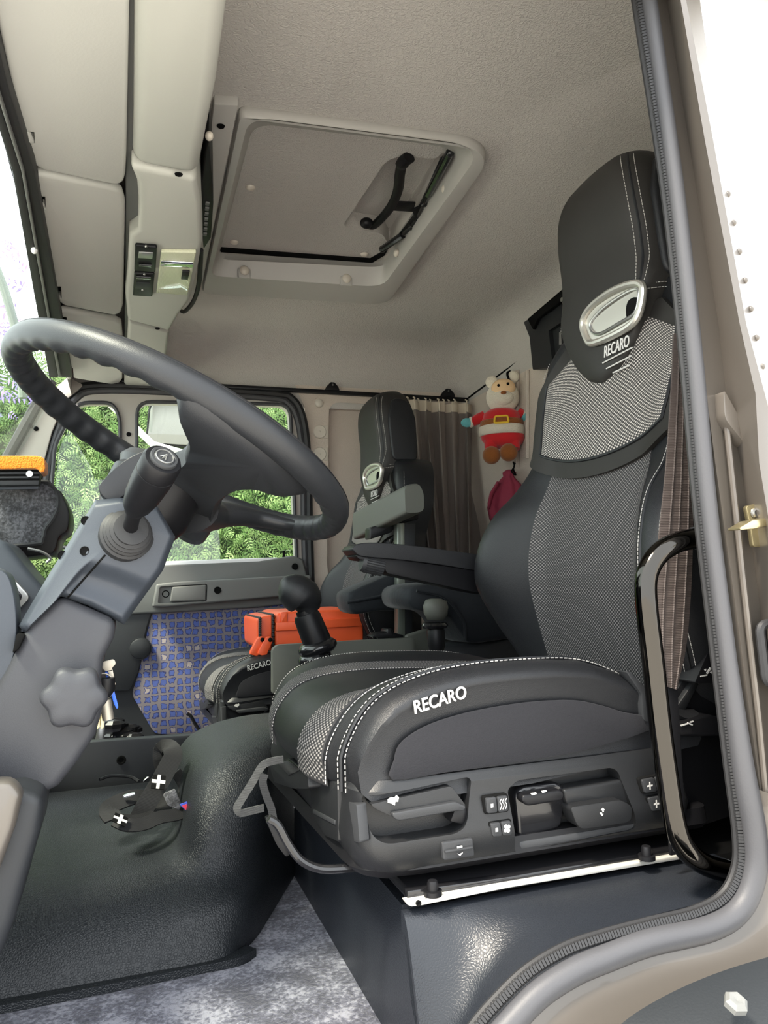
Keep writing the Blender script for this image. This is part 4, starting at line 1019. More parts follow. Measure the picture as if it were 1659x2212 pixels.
# ================================================================== steering wheel and column
wc = V((.0752, 1.0606, 1.0365)); WR = .2313; wa = .4987; wb = -.0761
we = V((math.cos(wa), 0, -math.sin(wa))); wn0 = V((math.sin(wa), 0, math.cos(wa)))
wy = V((0, 1, 0))*math.cos(wb)+wn0*math.sin(wb); wn = (we.cross(wy)).normalized()
if wn.z < 0: wn = -wn
def pw(px, py, h=0):        # photo point on the wheel plane lowered by h
    o = wc-wn*h; d = V(MW @ np.array([px-CX, -(py-CY), F])); c = V(CAMP)
    return c+d*((o-c).dot(wn)/d.dot(wn))
sw = thing('steering_wheel', wc-wn*.1, 'large black two-spoke truck steering wheel with a ribbed rim', 'steering wheel')
rings = []
N = 240
for i in range(N):
    t = 2*PI*i/N; rad = we*math.cos(t)+wy*math.sin(t); c = wc+rad*WR; ring = []
    # finger grips along the front half and the rear end
    g = 1-sstep(.55, .8, abs(math.cos(t*.5)))*sstep(.99, .9, abs(math.cos(t*.5)))
    for k in range(18):
        a = 2*PI*k/18; inner = max(0, -math.cos(a)*.7-math.sin(a)*.6)
        r = .0178-.0042*inner*g*(.5+.5*math.cos(t*44))
        ring.append(c+rad*math.cos(a)*r+wn*math.sin(a)*r*1.08)
    rings.append(ring)
rim = mobj('rim', *loft(rings, loop=True), M['wheel'], sw, 60)
mobj('rim_seam', *tube([wc+(we*math.cos(t)+wy*math.sin(t))*(WR+.0135)+wn*.0128 for t in [2*PI*i/120 for i in range(120)]], .0007, 4, closed=True), M['plastic_black'], sw)
def webpart(name, outer, centre, thick=.026, nr=7, bulge=.006):
    P = cat([pw(a, b, h) for a, b, h in outer], 4, True); c = pw(*centre); R = []
    for k in range(nr+1):
        f = 1-k/nr*.985; R.append([c+(p-c)*f+wn*bulge*math.sin(PI/2*min(1, k/nr*2)) for p in P])
    low = [c+(p-c)*.97-wn*thick*.6 for p in P]; low2 = [c+(p-c)*.8-wn*thick for p in P]
    return mobj(name, *loft([low2, low]+R), M['wheel'], sw, 60)
webpart('spoke', [(396, 824, 0), (406, 868, .003), (421, 908, .010), (412, 950, .020), (392, 972, .032), (352, 992, .042), (345, 1040, .052), (366, 1105, .060), (398, 1150, .064), (440, 1162, .064), (468, 1128, .058), (478, 1085, .046), (500, 1052, .034), (545, 1030, .020), (595, 1028, .010), (640, 1042, .003), (675, 1042, 0), (630, 982, 0), (555, 918, 0), (460, 853, 0)], (480, 985, .024))
mobj('spoke', *tube(cat([pw(405, 1108, .075), pw(445, 1114, .056), pw(495, 1112, .034), pw(555, 1120, .014), pw(620, 1134, .003), pw(660, 1140, 0)], 5), [interp([(0, .045), (5, .038), (10, .029), (15, .021), (20, .0165), (25, .014)], k) for k in range(26)], 18, sq=.62), M['wheel'], sw, 60)
hubc = pw(418, 1100, .075)
mobj('hub', *lathe(wc-wn*.055, -wn, [(0, 0), (.055, .0), (.062, .01), (.06, .05), (.05, .075), (.045, .12), (0, .12)], 28), M['plastic_black'], sw)
mobj('horn_pad', *lathe(wc-wn*.04, wn, [(0, -.02), (.058, -.02), (.062, -.01), (.056, 0), (0, .004)], 28), M['wheel'], sw)
# ---- column
YC0 = .965
cl = thing('steering_column', (-.06, 1.06, .60), 'grey plastic steering column cover with a big lobed adjusting knob', 'steering column')
up_ = pts([(206, 1080), (262, 1076), (338, 1090), (379, 1160), (352, 1232), (268, 1349), (192, 1309), (178, 1299), (130, 1288), (108, 1316), (54, 1368), (36, 1356), (70, 1300), (112, 1230)], y=YC0)
cx_ = sum(up_, V((0, 0, 0)))/len(up_)

def poly2(L, t):
    d = [0]
    for a, b in zip(L, L[1:]): d.append(d[-1]+math.hypot(b[0]-a[0], b[1]-a[1]))
    x = t*d[-1]
    return (interp(list(zip(d, [p[0] for p in L])), x), interp(list(zip(d, [p[1] for p in L])), x))
TE = [(206, 1080), (262, 1075), (338, 1090)]; BE = [(40, 1352), (54, 1368), (108, 1312), (130, 1288), (192, 1309), (268, 1349)]
LE = [(206, 1080), (112, 1230), (68, 1304), (40, 1352)]; RE = [(338, 1090), (379, 1160), (352, 1232), (268, 1349)]
def shroud(s, t):
    T_, B_, L0, R0 = poly2(TE, s), poly2(BE, s), poly2(LE, t), poly2(RE, t); q = []
    for k in (0, 1):
        q.append((1-t)*T_[k]+t*B_[k]+(1-s)*L0[k]+s*R0[k]-((1-s)*(1-t)*TE[0][k]+s*(1-t)*TE[-1][k]+(1-s)*t*BE[0][k]+s*t*BE[-1][k]))
    e = min(s, 1-s, t, 1-t)
    y = YC0+.030*abs(s-.52)**1.3+.016*sstep(.06, 0, e)**2
    d = sstep(.50, .72, t)*sstep(1.02, .80, t)*sstep(.30, .52, s)
    d2 = sstep(.60, .78, t)*sstep(.34, .5, s)
    return pt(q[0], q[1], y=y+.022*d2*(.6+.4*d))
upo = grid(shroud, lin(0, 1, 60), lin(0, 1, 60), 'upper_shroud', M['bluegrey'], cl, thick=(0, .16, 0), ang=70)
mobj('shroud_seam', *tube([shroud(.52, t)-V((0, .0004, 0)) for t in lin(.55, .985, 24)], .0013, 5), M['gap'], upo)
dk = pts([(140, 1262), (196, 1216), (238, 1232), (262, 1262), (284, 1268), (262, 1318), (205, 1296), (160, 1282)], y=YC0-.02)

def near_px(px, py):
    best = None
    for i in range(81):
        for j in range(81):
            p = shroud(i/80, j/80); c = np.linalg.solve(MW, np.array(p)-CAMP)
            d = (CX+F*c[0]/c[2]-px)**2+(CY-F*c[1]/c[2]-py)**2
            if best is None or d < best[0]: best = (d, p)
    return best[1]-V((0, .0005, 0))
for px, py in ((185, 1123), (136, 1198), (184, 1191)):
    mobj('screw_hole', *lathe(near_px(px, py), (0, -1, 0), [(0, 0), (.0058, 0), (.005, .0015), (.0036, .0004), (0, .0003)], 14), M['gap'], upo)
lw = pts([(128, 1285), (252, 1340), (246, 1378), (224, 1420), (217, 1470), (224, 1522), (205, 1590), (165, 1650), (125, 1700), (100, 1716), (76, 1716), (-60, 1682), (-60, 1560), (8, 1452), (34, 1402), (60, 1350)], y=YC0+.018)
lwo = mobj('lower_cover', *prism(lw, (0, .16, 0), .014, 4), M['column'], cl, 40)
mobj('cover_gasket', *prism(pts([(36, 1368), (54, 1372), (40, 1402), (26, 1412)], y=YC0+.01), (0, .05, 0), .002), M['gap'], cl)
kc = pt(161, 1505, y=YC0-.012); kr = .0335; KP = []
for i in range(96):
    t = 2*PI*i/96; r = kr*(1+.085*math.cos(6*t+.5)); KP.append((r*math.cos(t), r*math.sin(t)))
def kring(s, h): return [kc+V((a*s, -h, b*s)) for a, b in KP]
mobj('lobed_knob', *loft([kring(.8, -.025), kring(.93, -.012), kring(1, -.003), kring(1.0, .006), kring(.95, .012), kring(.84, .0155), kring(.5, .017), kring(.05, .0175)]), M['column'], cl, 60)
mobj('top_cowl', *prism(cat(pts([(213, 1056), (225, 1035), (262, 1000), (300, 978), (330, 972), (345, 985), (300, 1040), (262, 1075), (232, 1080)], y=1.0), 4, True), (0, .11, 0), .008, 3), M['wheel'], cl, 50)
# ---- multi-function stalk
mf = thing('stalk_switch', pt(275, 1152, y=YC0), 'thick black column stalk with a round end button, standing in a ribbed rubber boot', 'stalk')
b0 = pt(273, 1156, y=YC0+.004); P1 = pt(296, 1092, y=YC0-.062); P2 = pt(354, 990, y=YC0-.125); axs = (pt(286, 1128, y=YC0-.03)-b0).normalized()
bx_ax = V((.25, -1, .28)).normalized()
mobj('boot', *lathe(b0, bx_ax, [(0, -.01), (.031, -.01), (.032, .004), (.029, .006), (.029, .009), (.0265, .011), (.027, .014), (.0235, .016), (.024, .019), (.020, .021), (.020, .024), (.012, .026), (0, .026)], 32), M['rubber'], mf)
ax2 = (P2-P1).normalized(); L2 = (P2-P1).length
mobj('stalk_arm', *tube([b0+bx_ax*.015, b0.lerp(P1, .6), P1], [.009, .0085, .012], 14), M['plastic_black'], mf)
stm = mobj('stalk_grip', *lathe(P1-ax2*.012, ax2, [(0, 0), (.010, 0), (.016, .012), (.0195, .03), (.0215, .055), (.0218, L2-.012), (.0218, L2-.0105), (.0208, L2-.010), (.0218, L2-.0092), (.0218, L2+.006), (.0195, L2+.0105), (0, L2+.0105)], 32), M['plastic_black'], mf)
ec_ = P1+ax2*(L2-.0015)
mobj('end_button', *lathe(ec_, ax2, [(0, 0), (.0152, 0), (.0152, .003), (.0145, .004), (.012, .0042), (.0112, .0036), (.0105, .0042), (0, .0046)], 28), M['plastic_grey'], stm)
bsp = MB(); sx_ = ax2.orthogonal().normalized(); sy_ = ax2.cross(sx_)
bsp.add(tube([ec_+ax2*.0048+(sx_*math.cos(t)+sy_*math.sin(t))*.0095 for t in [2*PI*i/28 for i in range(28)]], .0008, 5, closed=True))
for a in (-.6, 0, .6): bsp.add(tube([ec_+ax2*.005+V((0, 0, 0))-sx_*.004, ec_+ax2*.005+(sx_*math.cos(a)+sy_*math.sin(a))*.006], .0008, 5))
bsp.build('symbol', M['silver'], stm)
# ---- bunch of keys on the far side of the column
ky = thing('key_bunch', pt(232, 1450, y=1.02), 'bunch of metal keys with a blue tag hanging from the column lock', 'keys')
YK = 1.02
mobj('key_bow', *prism(rnd(pts([(221, 1430), (246, 1423), (251, 1434), (241, 1443), (244, 1450), (228, 1450), (221, 1444)], y=YK), .003), (0, .003, 0), .0008), M['key_metal'], ky)
mobj('key_blade', *prism(pts([(232, 1448), (243, 1446), (247, 1462), (244, 1464), (251, 1478), (247, 1481), (242, 1476)], y=YK), (0, .0025, 0), .0005), M['key_metal'], ky)
mobj('blue_tag', *prism(rnd(pts([(226, 1450), (236, 1452), (256, 1528), (252, 1532), (246, 1520)], y=YK+.004), .003), (0, .004, 0), .001), M['blue'], ky)
mobj('fob', *tube(pts([(228, 1465), (229, 1490), (227, 1505)], y=YK-.004), [.011, .011, .006], 12), M['plastic_black'], ky)
mobj('socket_key', *tube(pts([(227, 1512), (234, 1554)], y=YK-.004), .007, 14), M['key_metal'], ky)
for d in (0, 9): mobj('key_blade', *prism(pts([(205+d, 1515), (214+d, 1512), (216+d, 1570), (210+d, 1576), (205+d, 1566)], y=YK+.004+d*.0006), (0, .0025, 0), .0005), M['brass_zinc'], ky)
mobj('key_ring', *tube([pt(222, 1462, y=YK)+V((.013*math.cos(t), 0, .016*math.sin(t)-.012)) for t in [2*PI*i/24 for i in range(24)]], .0011, 6, closed=True), M['key_metal'], ky)
# ---- dashboard pieces at the left edge
db = thing('dashboard', (-.4, 1.3, .8), 'dark blue-grey dashboard corner behind the steering column, at the left edge', 'dashboard')
mobj('dash_body', *prism(pts([(-220, 1130), (-6, 1163), (14, 1170), (60, 1230), (112, 1290), (70, 1420), (-220, 1500)], y=1.42), (0, .18, 0), .012, 3), M['bluegrey'], db)
mobj('dash_top', *prism([V((-.60, .86, .45)), V((-.22, .86, .45)), V((-.27, 1.2, .45)), V((-.38, 1.75, .45)), V((-.57, 2.70, .45)), V((-.60, 2.70, .45))], (0, 0, .40), .03, 3), M['bluegrey'], db)
mobj('instrument_frame', *prism(rnd(pts([(-60, 1210), (12, 1232), (66, 1290), (34, 1322), (-60, 1330)], y=1.40), .01), (0, .03, 0), .004), M['silver'], db)
mobj('instrument_glass', *prism(rnd(pts([(-60, 1222), (8, 1242), (52, 1290), (30, 1310), (-60, 1316)], y=1.397), .01), (0, .006, 0), .002), M['gloss_black'], db)
mobj('dash_end', *prism(rnd(pts([(-120, 1215), (8, 1228), (26, 1262), (36, 1330), (34, 1400), (12, 1480), (-120, 1640)], y=.99), .02), (0, .05, 0), .01, 3), M['bluegrey'], db)
fb = thing('felt_bin', pt(60, 1110, y=1.62), 'grey felt lined black bin standing on the dashboard under the squeegee', 'bin')
fpl = [(-60, 1040), (88, 1040), (108, 1046), (124, 1066), (125, 1096), (112, 1124), (98, 1142), (92, 1164), (74, 1175), (-60, 1170)]
mobj('felt_pad', *prism(cat(pts(fpl, y=1.62), 3, True), (0, .01, 0), .003), M['felt'], fb)
mobj('piping', *tube(cat(pts(fpl, y=1.618), 4, True), .004, 6, closed=True), M['rubber'], fb)
mobj('bin_shell', *prism(cat(pts([(-60, 1050), (110, 1052), (140, 1080), (150, 1110), (146, 1145), (128, 1160), (118, 1190), (90, 1200), (-60, 1200)], y=1.68), 3, True), (0, .16, 0), .01), M['plastic_black'], fb)
mobj('cable', *tube(cat(pts([(60, 1185), (90, 1192), (108, 1205), (100, 1216)], y=1.60), 5), .003, 6), M['silver'], fb)
sq = thing('window_squeegee', pt(45, 1030, y=1.58), 'grey grooved squeegee bar lying under the orange cloth, left edge', 'squeegee')
mobj('blade_holder', *prism(pts([(-60, 1010), (92, 1008), (86, 1030), (84, 1048), (-60, 1050)], y=1.56), (0, .03, 0), .003), M['plastic_grey'], sq)
for k in range(3): mobj('groove', *tube([pt(-60, 1018+k*9, y=1.559), pt(85, 1017+k*9, y=1.559)], .0022, 6), M['gap'], sq)
mobj('screw', *lathe(pt(64, 1024, y=1.558), (0, -1, 0), [(0, 0), (.007, 0), (.006, .003), (0, .003)], 12), M['silver'], sq)
mobj('rubber_blade', *prism(pts([(-60, 1046), (85, 1044), (82, 1056), (-60, 1058)], y=1.575), (0, .006, 0)), M['bluegrey'], sq)
cb = MB(); cb.add(prism(rnd(pts([(-60, 984), (80, 984), (97, 988), (98, 1018), (86, 1022), (82, 1012), (-60, 1014)], y=1.545), .008), (0, .06, 0), .008, 4))
clo_ = cb.build('cleaning_cloth', M['cloth_orange']); tag(clo_, 'orange microfibre cloth folded over the squeegee at the left edge', 'cloth')
struct('trim_7', prism(pts([(30, 1698), (96, 1722), (84, 1800), (60, 1880), (30, 1990), (4, 2060), (-120, 2260), (-120, 1800)], y=.93), (0, .10, 0), .012, 3), M['trim_dark'])
struct('trim_8', prism(pts([(-120, 1690), (24, 1688), (48, 1716), (30, 1790), (-10, 1900), (-120, 1960)], y=.90), (0, .03, 0), .008, 3), M['paint'])
# ================================================================== between the seats
cc = thing('centre_console', pt(750, 1420, y=1.85), 'low olive-grey console box between the two seats, below the orange case', 'console')
mobj('side_panel', *prism(rnd(pts([(588, 1402), (600, 1393), (890, 1377), (898, 1379), (900, 1500), (588, 1500)], y=1.80), .008), (0, .02, 0), .003), M['olive'], cc)
mobj('tray_floor', *box((pt(760, 1420, y=1.9).x, 1.93, .58), (.34, .22, .02)), M['trim_dark'], cc)
mobj('rear_box', *prism(rnd(pts([(878, 1372), (925, 1357), (1010, 1384), (1020, 1440), (1000, 1500), (880, 1500)], y=1.87), .008), (0, .02, 0), .006, 3), M['olive'], cc)
mobj('hinge_plate', *prism(pts([(803, 1376), (815, 1368), (836, 1366), (838, 1358), (848, 1358), (850, 1366), (872, 1372), (872, 1380)], y=1.81), (0, .05, 0), .003), M['plastic_black'], cc)
mobj('bin_lid', *prism(rnd(pts([(960, 1398), (1020, 1388), (1140, 1376), (1150, 1470), (960, 1480)], y=1.70), .006), (0, .09, 0), .005), M['trim_dark'], cc)
# gear lever
gy = 1.60
gl = thing('gear_lever', pt(690, 1430, y=gy), 'black gear lever with bulbous leather knob and rubber boot before the orange case', 'gear lever')
G = lambda px, py: pt(px, py, y=gy)
kn = MB()
kr_ = [(604, 1270, .012), (610, 1271, .026), (625, 1275, .036), (640, 1281, .040), (655, 1290, .040), (664, 1302, .033), (668, 1314, .025), (672, 1322, .022)]
kn.add(tube(cat([G(a, b) for a, b, r in kr_], 3), [interp([(i*3, kr_[i][2]) for i in range(len(kr_))], k) for k in range(len(kr_)*3-2)], 20))
mobj('lever_knob', kn.v, kn.f, M['leather'], gl, 60)
mobj('knob_badge', *prism(pts([(628, 1249), (640, 1247), (652, 1250), (640, 1252)], y=gy-.02), (0, .02, .002), .001), M['plastic_black'], gl)
mobj('knob_collar', *tube([G(659, 1318), G(664, 1334)], .0205, 20), M['plastic_black'], gl)
mobj('lever_sleeve', *tube([G(661, 1326), G(664, 1334), G(690, 1398), G(696, 1410)], [.026, .0285, .031, .030], 22), M['plastic_black'], gl)
bt = MB()
for (px, py, r, dz) in ((686, 1398, .042, 0), (680, 1422, .036, 0), (672, 1446, .040, 0)):
    bt.add(lathe(G(px, py), (.25, 0, -1), [(0, -.014), (r*.8, -.013), (r, -.004), (r, .004), (r*.8, .013), (0, .014)], 24))
bt.add(tube([G(684, 1400), G(668, 1460), G(664, 1560)], .028, 16))
bt.build('boot', M['gloss_black'], gl, 60)
# short range lever
ry = 1.62
rl = thing('short_lever', pt(942, 1400, y=ry), 'short black floor lever with a grey cylindrical knob beside the driver armrest', 'lever')
Rr = lambda px, py: pt(px, py, y=ry)
mobj('lever_knob', *tube([Rr(942, 1293), Rr(942, 1297), Rr(941, 1310), Rr(941, 1326), Rr(940, 1340)], [.012, .024, .029, .027, .018], 20), M['olive'], rl, 60)
mobj('lever_collar', *lathe(Rr(939, 1351), (0, 0, 1), [(0, -.006), (.027, -.006), (.031, 0), (.027, .006), (0, .006)], 20), M['gloss_black'], rl)
mobj('lever_shaft', *tube([Rr(940, 1345), Rr(941, 1362), Rr(943, 1395), Rr(943, 1412)], [.014, .021, .020, .016], 18), M['plastic_black'], rl)
lb = Rr(943, 1405)
mobj('lever_rod', *tube([lb, V((lb.x, lb.y, .615))], .006, 10), M['silver'], rl)
mobj('lever_plinth', *box((lb.x, 1.70, .47), (.22, .24, .29), .01), M['trim_dark'], cc)
# post with padded box
po = thing('post_box', pt(865, 1380, y=1.9), 'grey-green padded box on a metal post between the seats, above the orange case', 'padded box')
mobj('post', *prism(pts([(858, 1130), (874, 1130), (876, 1385), (860, 1385)], y=1.90), (0, .03, 0), .002), M['post'], po)
mobj('post_channel', *prism(pts([(872, 1130), (898, 1130), (890, 1385), (876, 1385)], y=1.905), (0, .05, 0), .002), M['trim_dark'], po)
n_ = rnd(pts([(868, 1052), (884, 1046), (904, 1044), (914, 1068), (914, 1106), (900, 1112), (870, 1112)], y=1.76), .01, 3)
f_ = rnd(pts([(762, 1108), (776, 1102), (794, 1100), (802, 1120), (802, 1156), (790, 1162), (763, 1166)], y=2.10), .01, 3)
def mean(P): return sum(P, V((0, 0, 0)))/len(P)
mn_, mf_ = mean(n_), mean(f_)
mobj('padded_box', *loft([[mf_+(p-mf_)*.9+V((0, .012, 0)) for p in f_], f_, n_, [mn_+(p-mn_)*.9-V((0, .012, 0)) for p in n_]]), M['olive'], po, 40)
mobj('shoe', *prism(pts([(800, 1140), (876, 1112), (905, 1110), (905, 1122), (860, 1132), (846, 1150), (800, 1165)], y=1.93), (0, .05, 0), .004), M['plastic_black'], po)
# belt outlet on the far seat's shoulder and its webbing
bo = mobj('belt_outlet', *prism(rnd(pts([(868, 966), (884, 938), (902, 934), (936, 958), (946, 982), (945, 1010), (925, 1016), (908, 1018), (890, 992)], y=2.06), .02), (0, .16, 0), .018, 4), M['plastic_black'], far)
mobj('outlet_face', *prism(rnd(pts([(884, 966), (906, 958), (918, 985), (918, 1008), (908, 1016), (892, 992)], y=2.052), .008), (0, .02, 0), .006), M['olive'], bo)
bl = MB()
for d in (0, 9): bl.add(ribbon(cat(pts([(884+d, 972), (868+d*.8, 986), (848+d*.8, 1012), (838+d*.8, 1040), (832+d*.8, 1062)], y=2.03+d*.001), 5), .018, .003, (.2, .9, .3)))
bl.build('shoulder_belt', M['webbing'], far)
# velour cushions
def pad(P, y, d, name, label, par=None):
    q = rnd(pts(P, y=y), .03, 5); qb = shift(q, (0, d, .0)); c = mean(q); cb_ = mean(qb)
    o = mobj(name, *loft([[c+(p-c)*.82-V((0, .012, 0)) for p in q], [c+(p-c)*.95-V((0, .006, 0)) for p in q], q, [a.lerp(b, .5)+(a-c)*.03 for a, b in zip(q, qb)], qb, [cb_+(p-cb_)*.85+V((0, .012, 0)) for p in qb]]), M['velour'], None, 60)
    tag(o, label, 'cushion', 'dark velour cushions between the seats')
    return o
v1 = pad([(748, 1284), (762, 1274), (838, 1242), (858, 1240), (866, 1320), (820, 1318), (756, 1330)], 1.94, .11, 'velour_cushion', 'dark velour cushion left of the metal post, above the orange case')
mobj('cushion_piping', *tube(cat(pts([(750, 1302), (800, 1292), (862, 1280)], y=1.924), 5), .004, 6), M['velour'], v1)
v2 = pad([(878, 1270), (935, 1258), (1000, 1262), (1090, 1290), (1130, 1340), (1120, 1376), (1012, 1392), (1000, 1376), (962, 1322), (884, 1318)], 1.67, .19, 'velour_cushion', 'dark velour cushion under the driver armrest, right of the metal post')
mobj('cushion_piping', *tube(cat(pts([(900, 1276), (960, 1290), (1000, 1340), (1006, 1380)], y=1.654), 5), .004, 6), M['velour'], v2)
# orange case on the far seat cushion
oy = 2.14
cs = thing('orange_case', pt(660, 1425, y=oy), 'bright orange plastic carrying case with black ribs lying on the far seat', 'case')
mobj('case_body', *prism(rnd(pts([(594, 1330), (606, 1322), (768, 1315), (785, 1318), (786, 1396), (594, 1400)], y=oy), .014), (0, .26, 0), .012, 3), M['orange'], cs)
mobj('case_lid', *prism(rnd(pts([(554, 1338), (566, 1332), (589, 1328), (589, 1408), (570, 1408), (556, 1396)], y=oy+.01), .008), (0, .24, 0), .010, 3), M['orange'], cs)
for x0, top_, bot_ in ((588, 1326, 1420), (560, 1333, 1388)):
    g = MB()
    g.add(prism(pts([(x0, top_), (x0+4, top_-1), (x0+4, bot_), (x0, bot_)], y=oy-.004), (0, .26, 0), .003))
    for k in range(10): g.add(box(pt(x0+2, top_+4+k*(bot_-top_-8)/10, y=oy-.006), (.008, .006, .005), .002))
    g.build('case_gasket', M['rubber'], cs)
mobj('case_rib', *prism(rnd(pts([(596, 1344), (786, 1334), (786, 1352), (596, 1364)], y=oy-.008), .004), (0, .02, 0), .004), M['orange'], cs)
mobj('case_rib', *prism(rnd(pts([(606, 1322), (622, 1321), (622, 1344), (606, 1346)], y=oy-.007), .006), (0, .02, 0), .005), M['orange'], cs)
for d in (0, 17):
    mobj('latch', *prism(rnd(pts([(554+d, 1382), (562+d, 1374), (572+d, 1376), (572+d, 1386), (558+d, 1418), (540+d, 1414), (541+d, 1408)], y=oy-.014-.0005*d), .008), (0, .02, 0), .004, 3), M['orange'], cs)
    mobj('latch_pin', *ball(pt(567+d, 1382, y=oy-.017-.0005*d), .006, 10, 8), M['gap'], cs)
# ================================================================== curtain, rail, plush toy, bag
ra = thing('curtain_rail', pt(720, 843, y=2.76), 'long black curtain rail with three brackets above the far door', 'curtain rail')
mobj('rail_bar', *prism([pt(262, 817, y=2.765), pt(1012, 859, y=2.765), pt(1012, 867, y=2.765), pt(262, 825, y=2.765)], (0, .02, 0), .002), M['plastic_black'], ra)
for px, py in ((440, 825), (718, 841), (968, 855)):
    k = mobj('bracket', *prism(pts([(px-16, py+1), (px-12, py-7), (px-3, py-16), (px+5, py-15), (px+13, py-6), (px+16, py+2)], y=2.762), (0, .012, 0), .002), M['plastic_black'], ra)
    mobj('screw', *ball(pt(px+1, py-10, y=2.76), .004, 10, 6), M['trim_grey'], k)
def cur(s, t):
    a = pt(862+s*158, 864+s*10, y=2.74); b = pt(908+s*124, 1300, y=2.66)
    sq_ = s+.03*math.sin(7*s+t*2)*t
    p = a.lerp(b, t)
    ph = 2*PI*(5.6*s+.25*math.sin(3*s)+.6*t*s)
    am = .018+.020*t
    return p+V((.010*math.sin(ph*2+1), -am*(math.sin(ph)+.35*math.sin(2.3*ph+t*3)), 0))
ct = thing('window_curtain', pt(940, 862, y=2.74), 'grey-brown gathered curtain with a cream heading tape, in the far rear corner', 'curtain')
grid(lambda s, t: cur(s, .045+.955*t), lin(0, 1, 150), lin(0, 1, 40), 'curtain_cloth', M['curtain'], ct, thick=(.001, .003, 0), ang=80)
grid(lambda s, t: cur(s, .05*t)+V((0, -.003+.002*math.sin(60*s), .004*math.sin(45*s)*(1-t))), lin(0, 1, 150), lin(0, 1, 4), 'heading_tape', M['curtain_tape'], ct, thick=(.001, .003, 0), ang=80)
hk = MB()
for k in range(13): q = cur(k/12, 0); hk.add(tube([q+V((0, 0, .0)), q+V((.004, .006, .012)), q+V((0, .012, .016))], .003, 6))
hk.build('curtain_hooks', M['curtain_tape'], ct)
# plush toy hung on a hook
to = pt(1083, 905, x=1.265); tf = (V(CAMP)-to); tf.z = 0; tf.normalize(); tr_ = tf.cross(V((0, 0, 1))) * -1
if tr_.dot(V((1, 0, 0))) < 0: tr_ = -tr_
dpt = (to-V(CAMP)).length; kpx = dpt/1650*1.0
cth = (to-V(CAMP)).normalized().dot(V(MW @ np.array([0, 0, 1.])))
kpx = dpt*cth/1650
def T(px, py, d=0): return to+tr_*(px-1083)*kpx-V((0, 0, 1))*(py-905)*kpx+tf*d
RM = Matrix((tr_, tf, V((0, 0, 1)))).transposed()
tB = lambda px, py, d, r, sc=(1, 1, 1), n=20, m=14: ball(T(px, py, d), r*kpx, n, m, sc, RM)
ty = thing('plush_toy', T(1083, 1000), 'small plush toy in red with cream head, teal mittens and brown feet', 'plush toy')
hb2 = MB(); hb2.add(tB(1088, 858, .0, 36, (1.0, .8, 1.0))); hd_ = hb2.build('head', M['cream_plush'], ty)
mobj('face', *tB(1090, 842, .028, 26, (1.0, .5, .8)), M['skin_plush'], hd_)
mobj('muzzle', *tB(1089, 864, .036, 20, (1.1, .7, .8)), M['cream_plush'], hd_)
for px, py in ((1066, 822), (1112, 814)): mobj('ear', *tB(px, py, -.006, 14, (1, .6, 1.0)), M['cream_plush'], hd_)
for px, py in ((1080, 838), (1100, 836)): mobj('eye', *tB(px, py, .048, 3), M['gap'], hd_)
mobj('nose', *tB(1090, 856, .058, 5, (1.3, 1, .8)), M['brown_plush'], hd_)
bd = MB(); bd.add(loft([[T(1083+dx*math.cos(2*PI*k/24)+off, yy, dd*math.sin(2*PI*k/24)) for k in range(24)] for yy, dx, dd, off in ((884, 6, .01, 0), (886, 28, .045, 0), (895, 40, .055, 0), (915, 44, .06, 0), (935, 47, .06, 0), (950, 46, .058, 2), (962, 38, .05, 4), (968, 20, .03, 6), (969, 5, .01, 6))]))
bd_ = bd.build('body', M['red_plush'], ty, 80)
for (a, b, m_, f2) in (((1048, 896), (1020, 908), -1, (1010, 909)), ((1118, 893), (1130, 902), 1, (1137, 904))):
    mobj('arm', *tube([T(*a), T((a[0]+b[0])/2, (a[1]+b[1])/2), T(*b)], [12*kpx, 12*kpx, 10*kpx], 14), M['red_plush'], ty, 80)
    mobj('cuff', *tB(b[0]+m_*2, b[1], 0, 12, (.6, .9, 1.0)), M['cream_plush'], ty)
    mobj('mitten', *tB(f2[0], f2[1], .004, 12, (1.2, .8, .85)), M['teal_plush'], ty)
def band(y0, y1, w0, w1, d, m_, nm, par):
    return mobj(nm, *loft([[T(1083+w*math.cos(2*PI*k/28), yy, dd*math.sin(2*PI*k/28)) for k in range(28)] for yy, w, dd in ((y0, w0*.95, d*.95), (y0+1, w0, d), (y1-1, w1, d), (y1, w1*.95, d*.95))]), m_, par, 80)
band(909, 922, 46, 47, .0635, M['brown_plush'], 'waist_band', ty)
band(921, 942, 48.5, 50, .067, M['cream_plush'], 'hem_band', ty)
mobj('buckle', *tube(rnd([T(1068, 921, .068), T(1070, 907, .068), T(1096, 907, .068), T(1098, 921, .068)], .006), 2.2*kpx, 8, closed=True), M['yellow'], ty)
for px in (1059, 1106):
    mobj('leg', *tube([T(px+3, 940, .01), T(px, 958, .02), T(px, 975, .025)], [15*kpx, 15*kpx, 14*kpx], 14), M['red_plush'], ty, 80)
mobj('foot', *tB(1059, 987, .045, 19, (1, .9, 1.02)), M['brown_plush'], ty)
mobj('foot', *tB(1095, 983, .045, 19, (1, .9, 1.02)), M['brown_plush'], ty)
hkk = MB(); hkk.add(tube(cat([T(1106, 800, -.01), T(1100, 806, .004), T(1102, 818, .006), T(1110, 828, -.005), T(1116, 818, -.02)], 5), 2.6*kpx, 8)); hko = hkk.build('coat_hook', M['gap'], None)
tag(hko, 'black coat hook on the rear wall above the plush toy', 'hook')
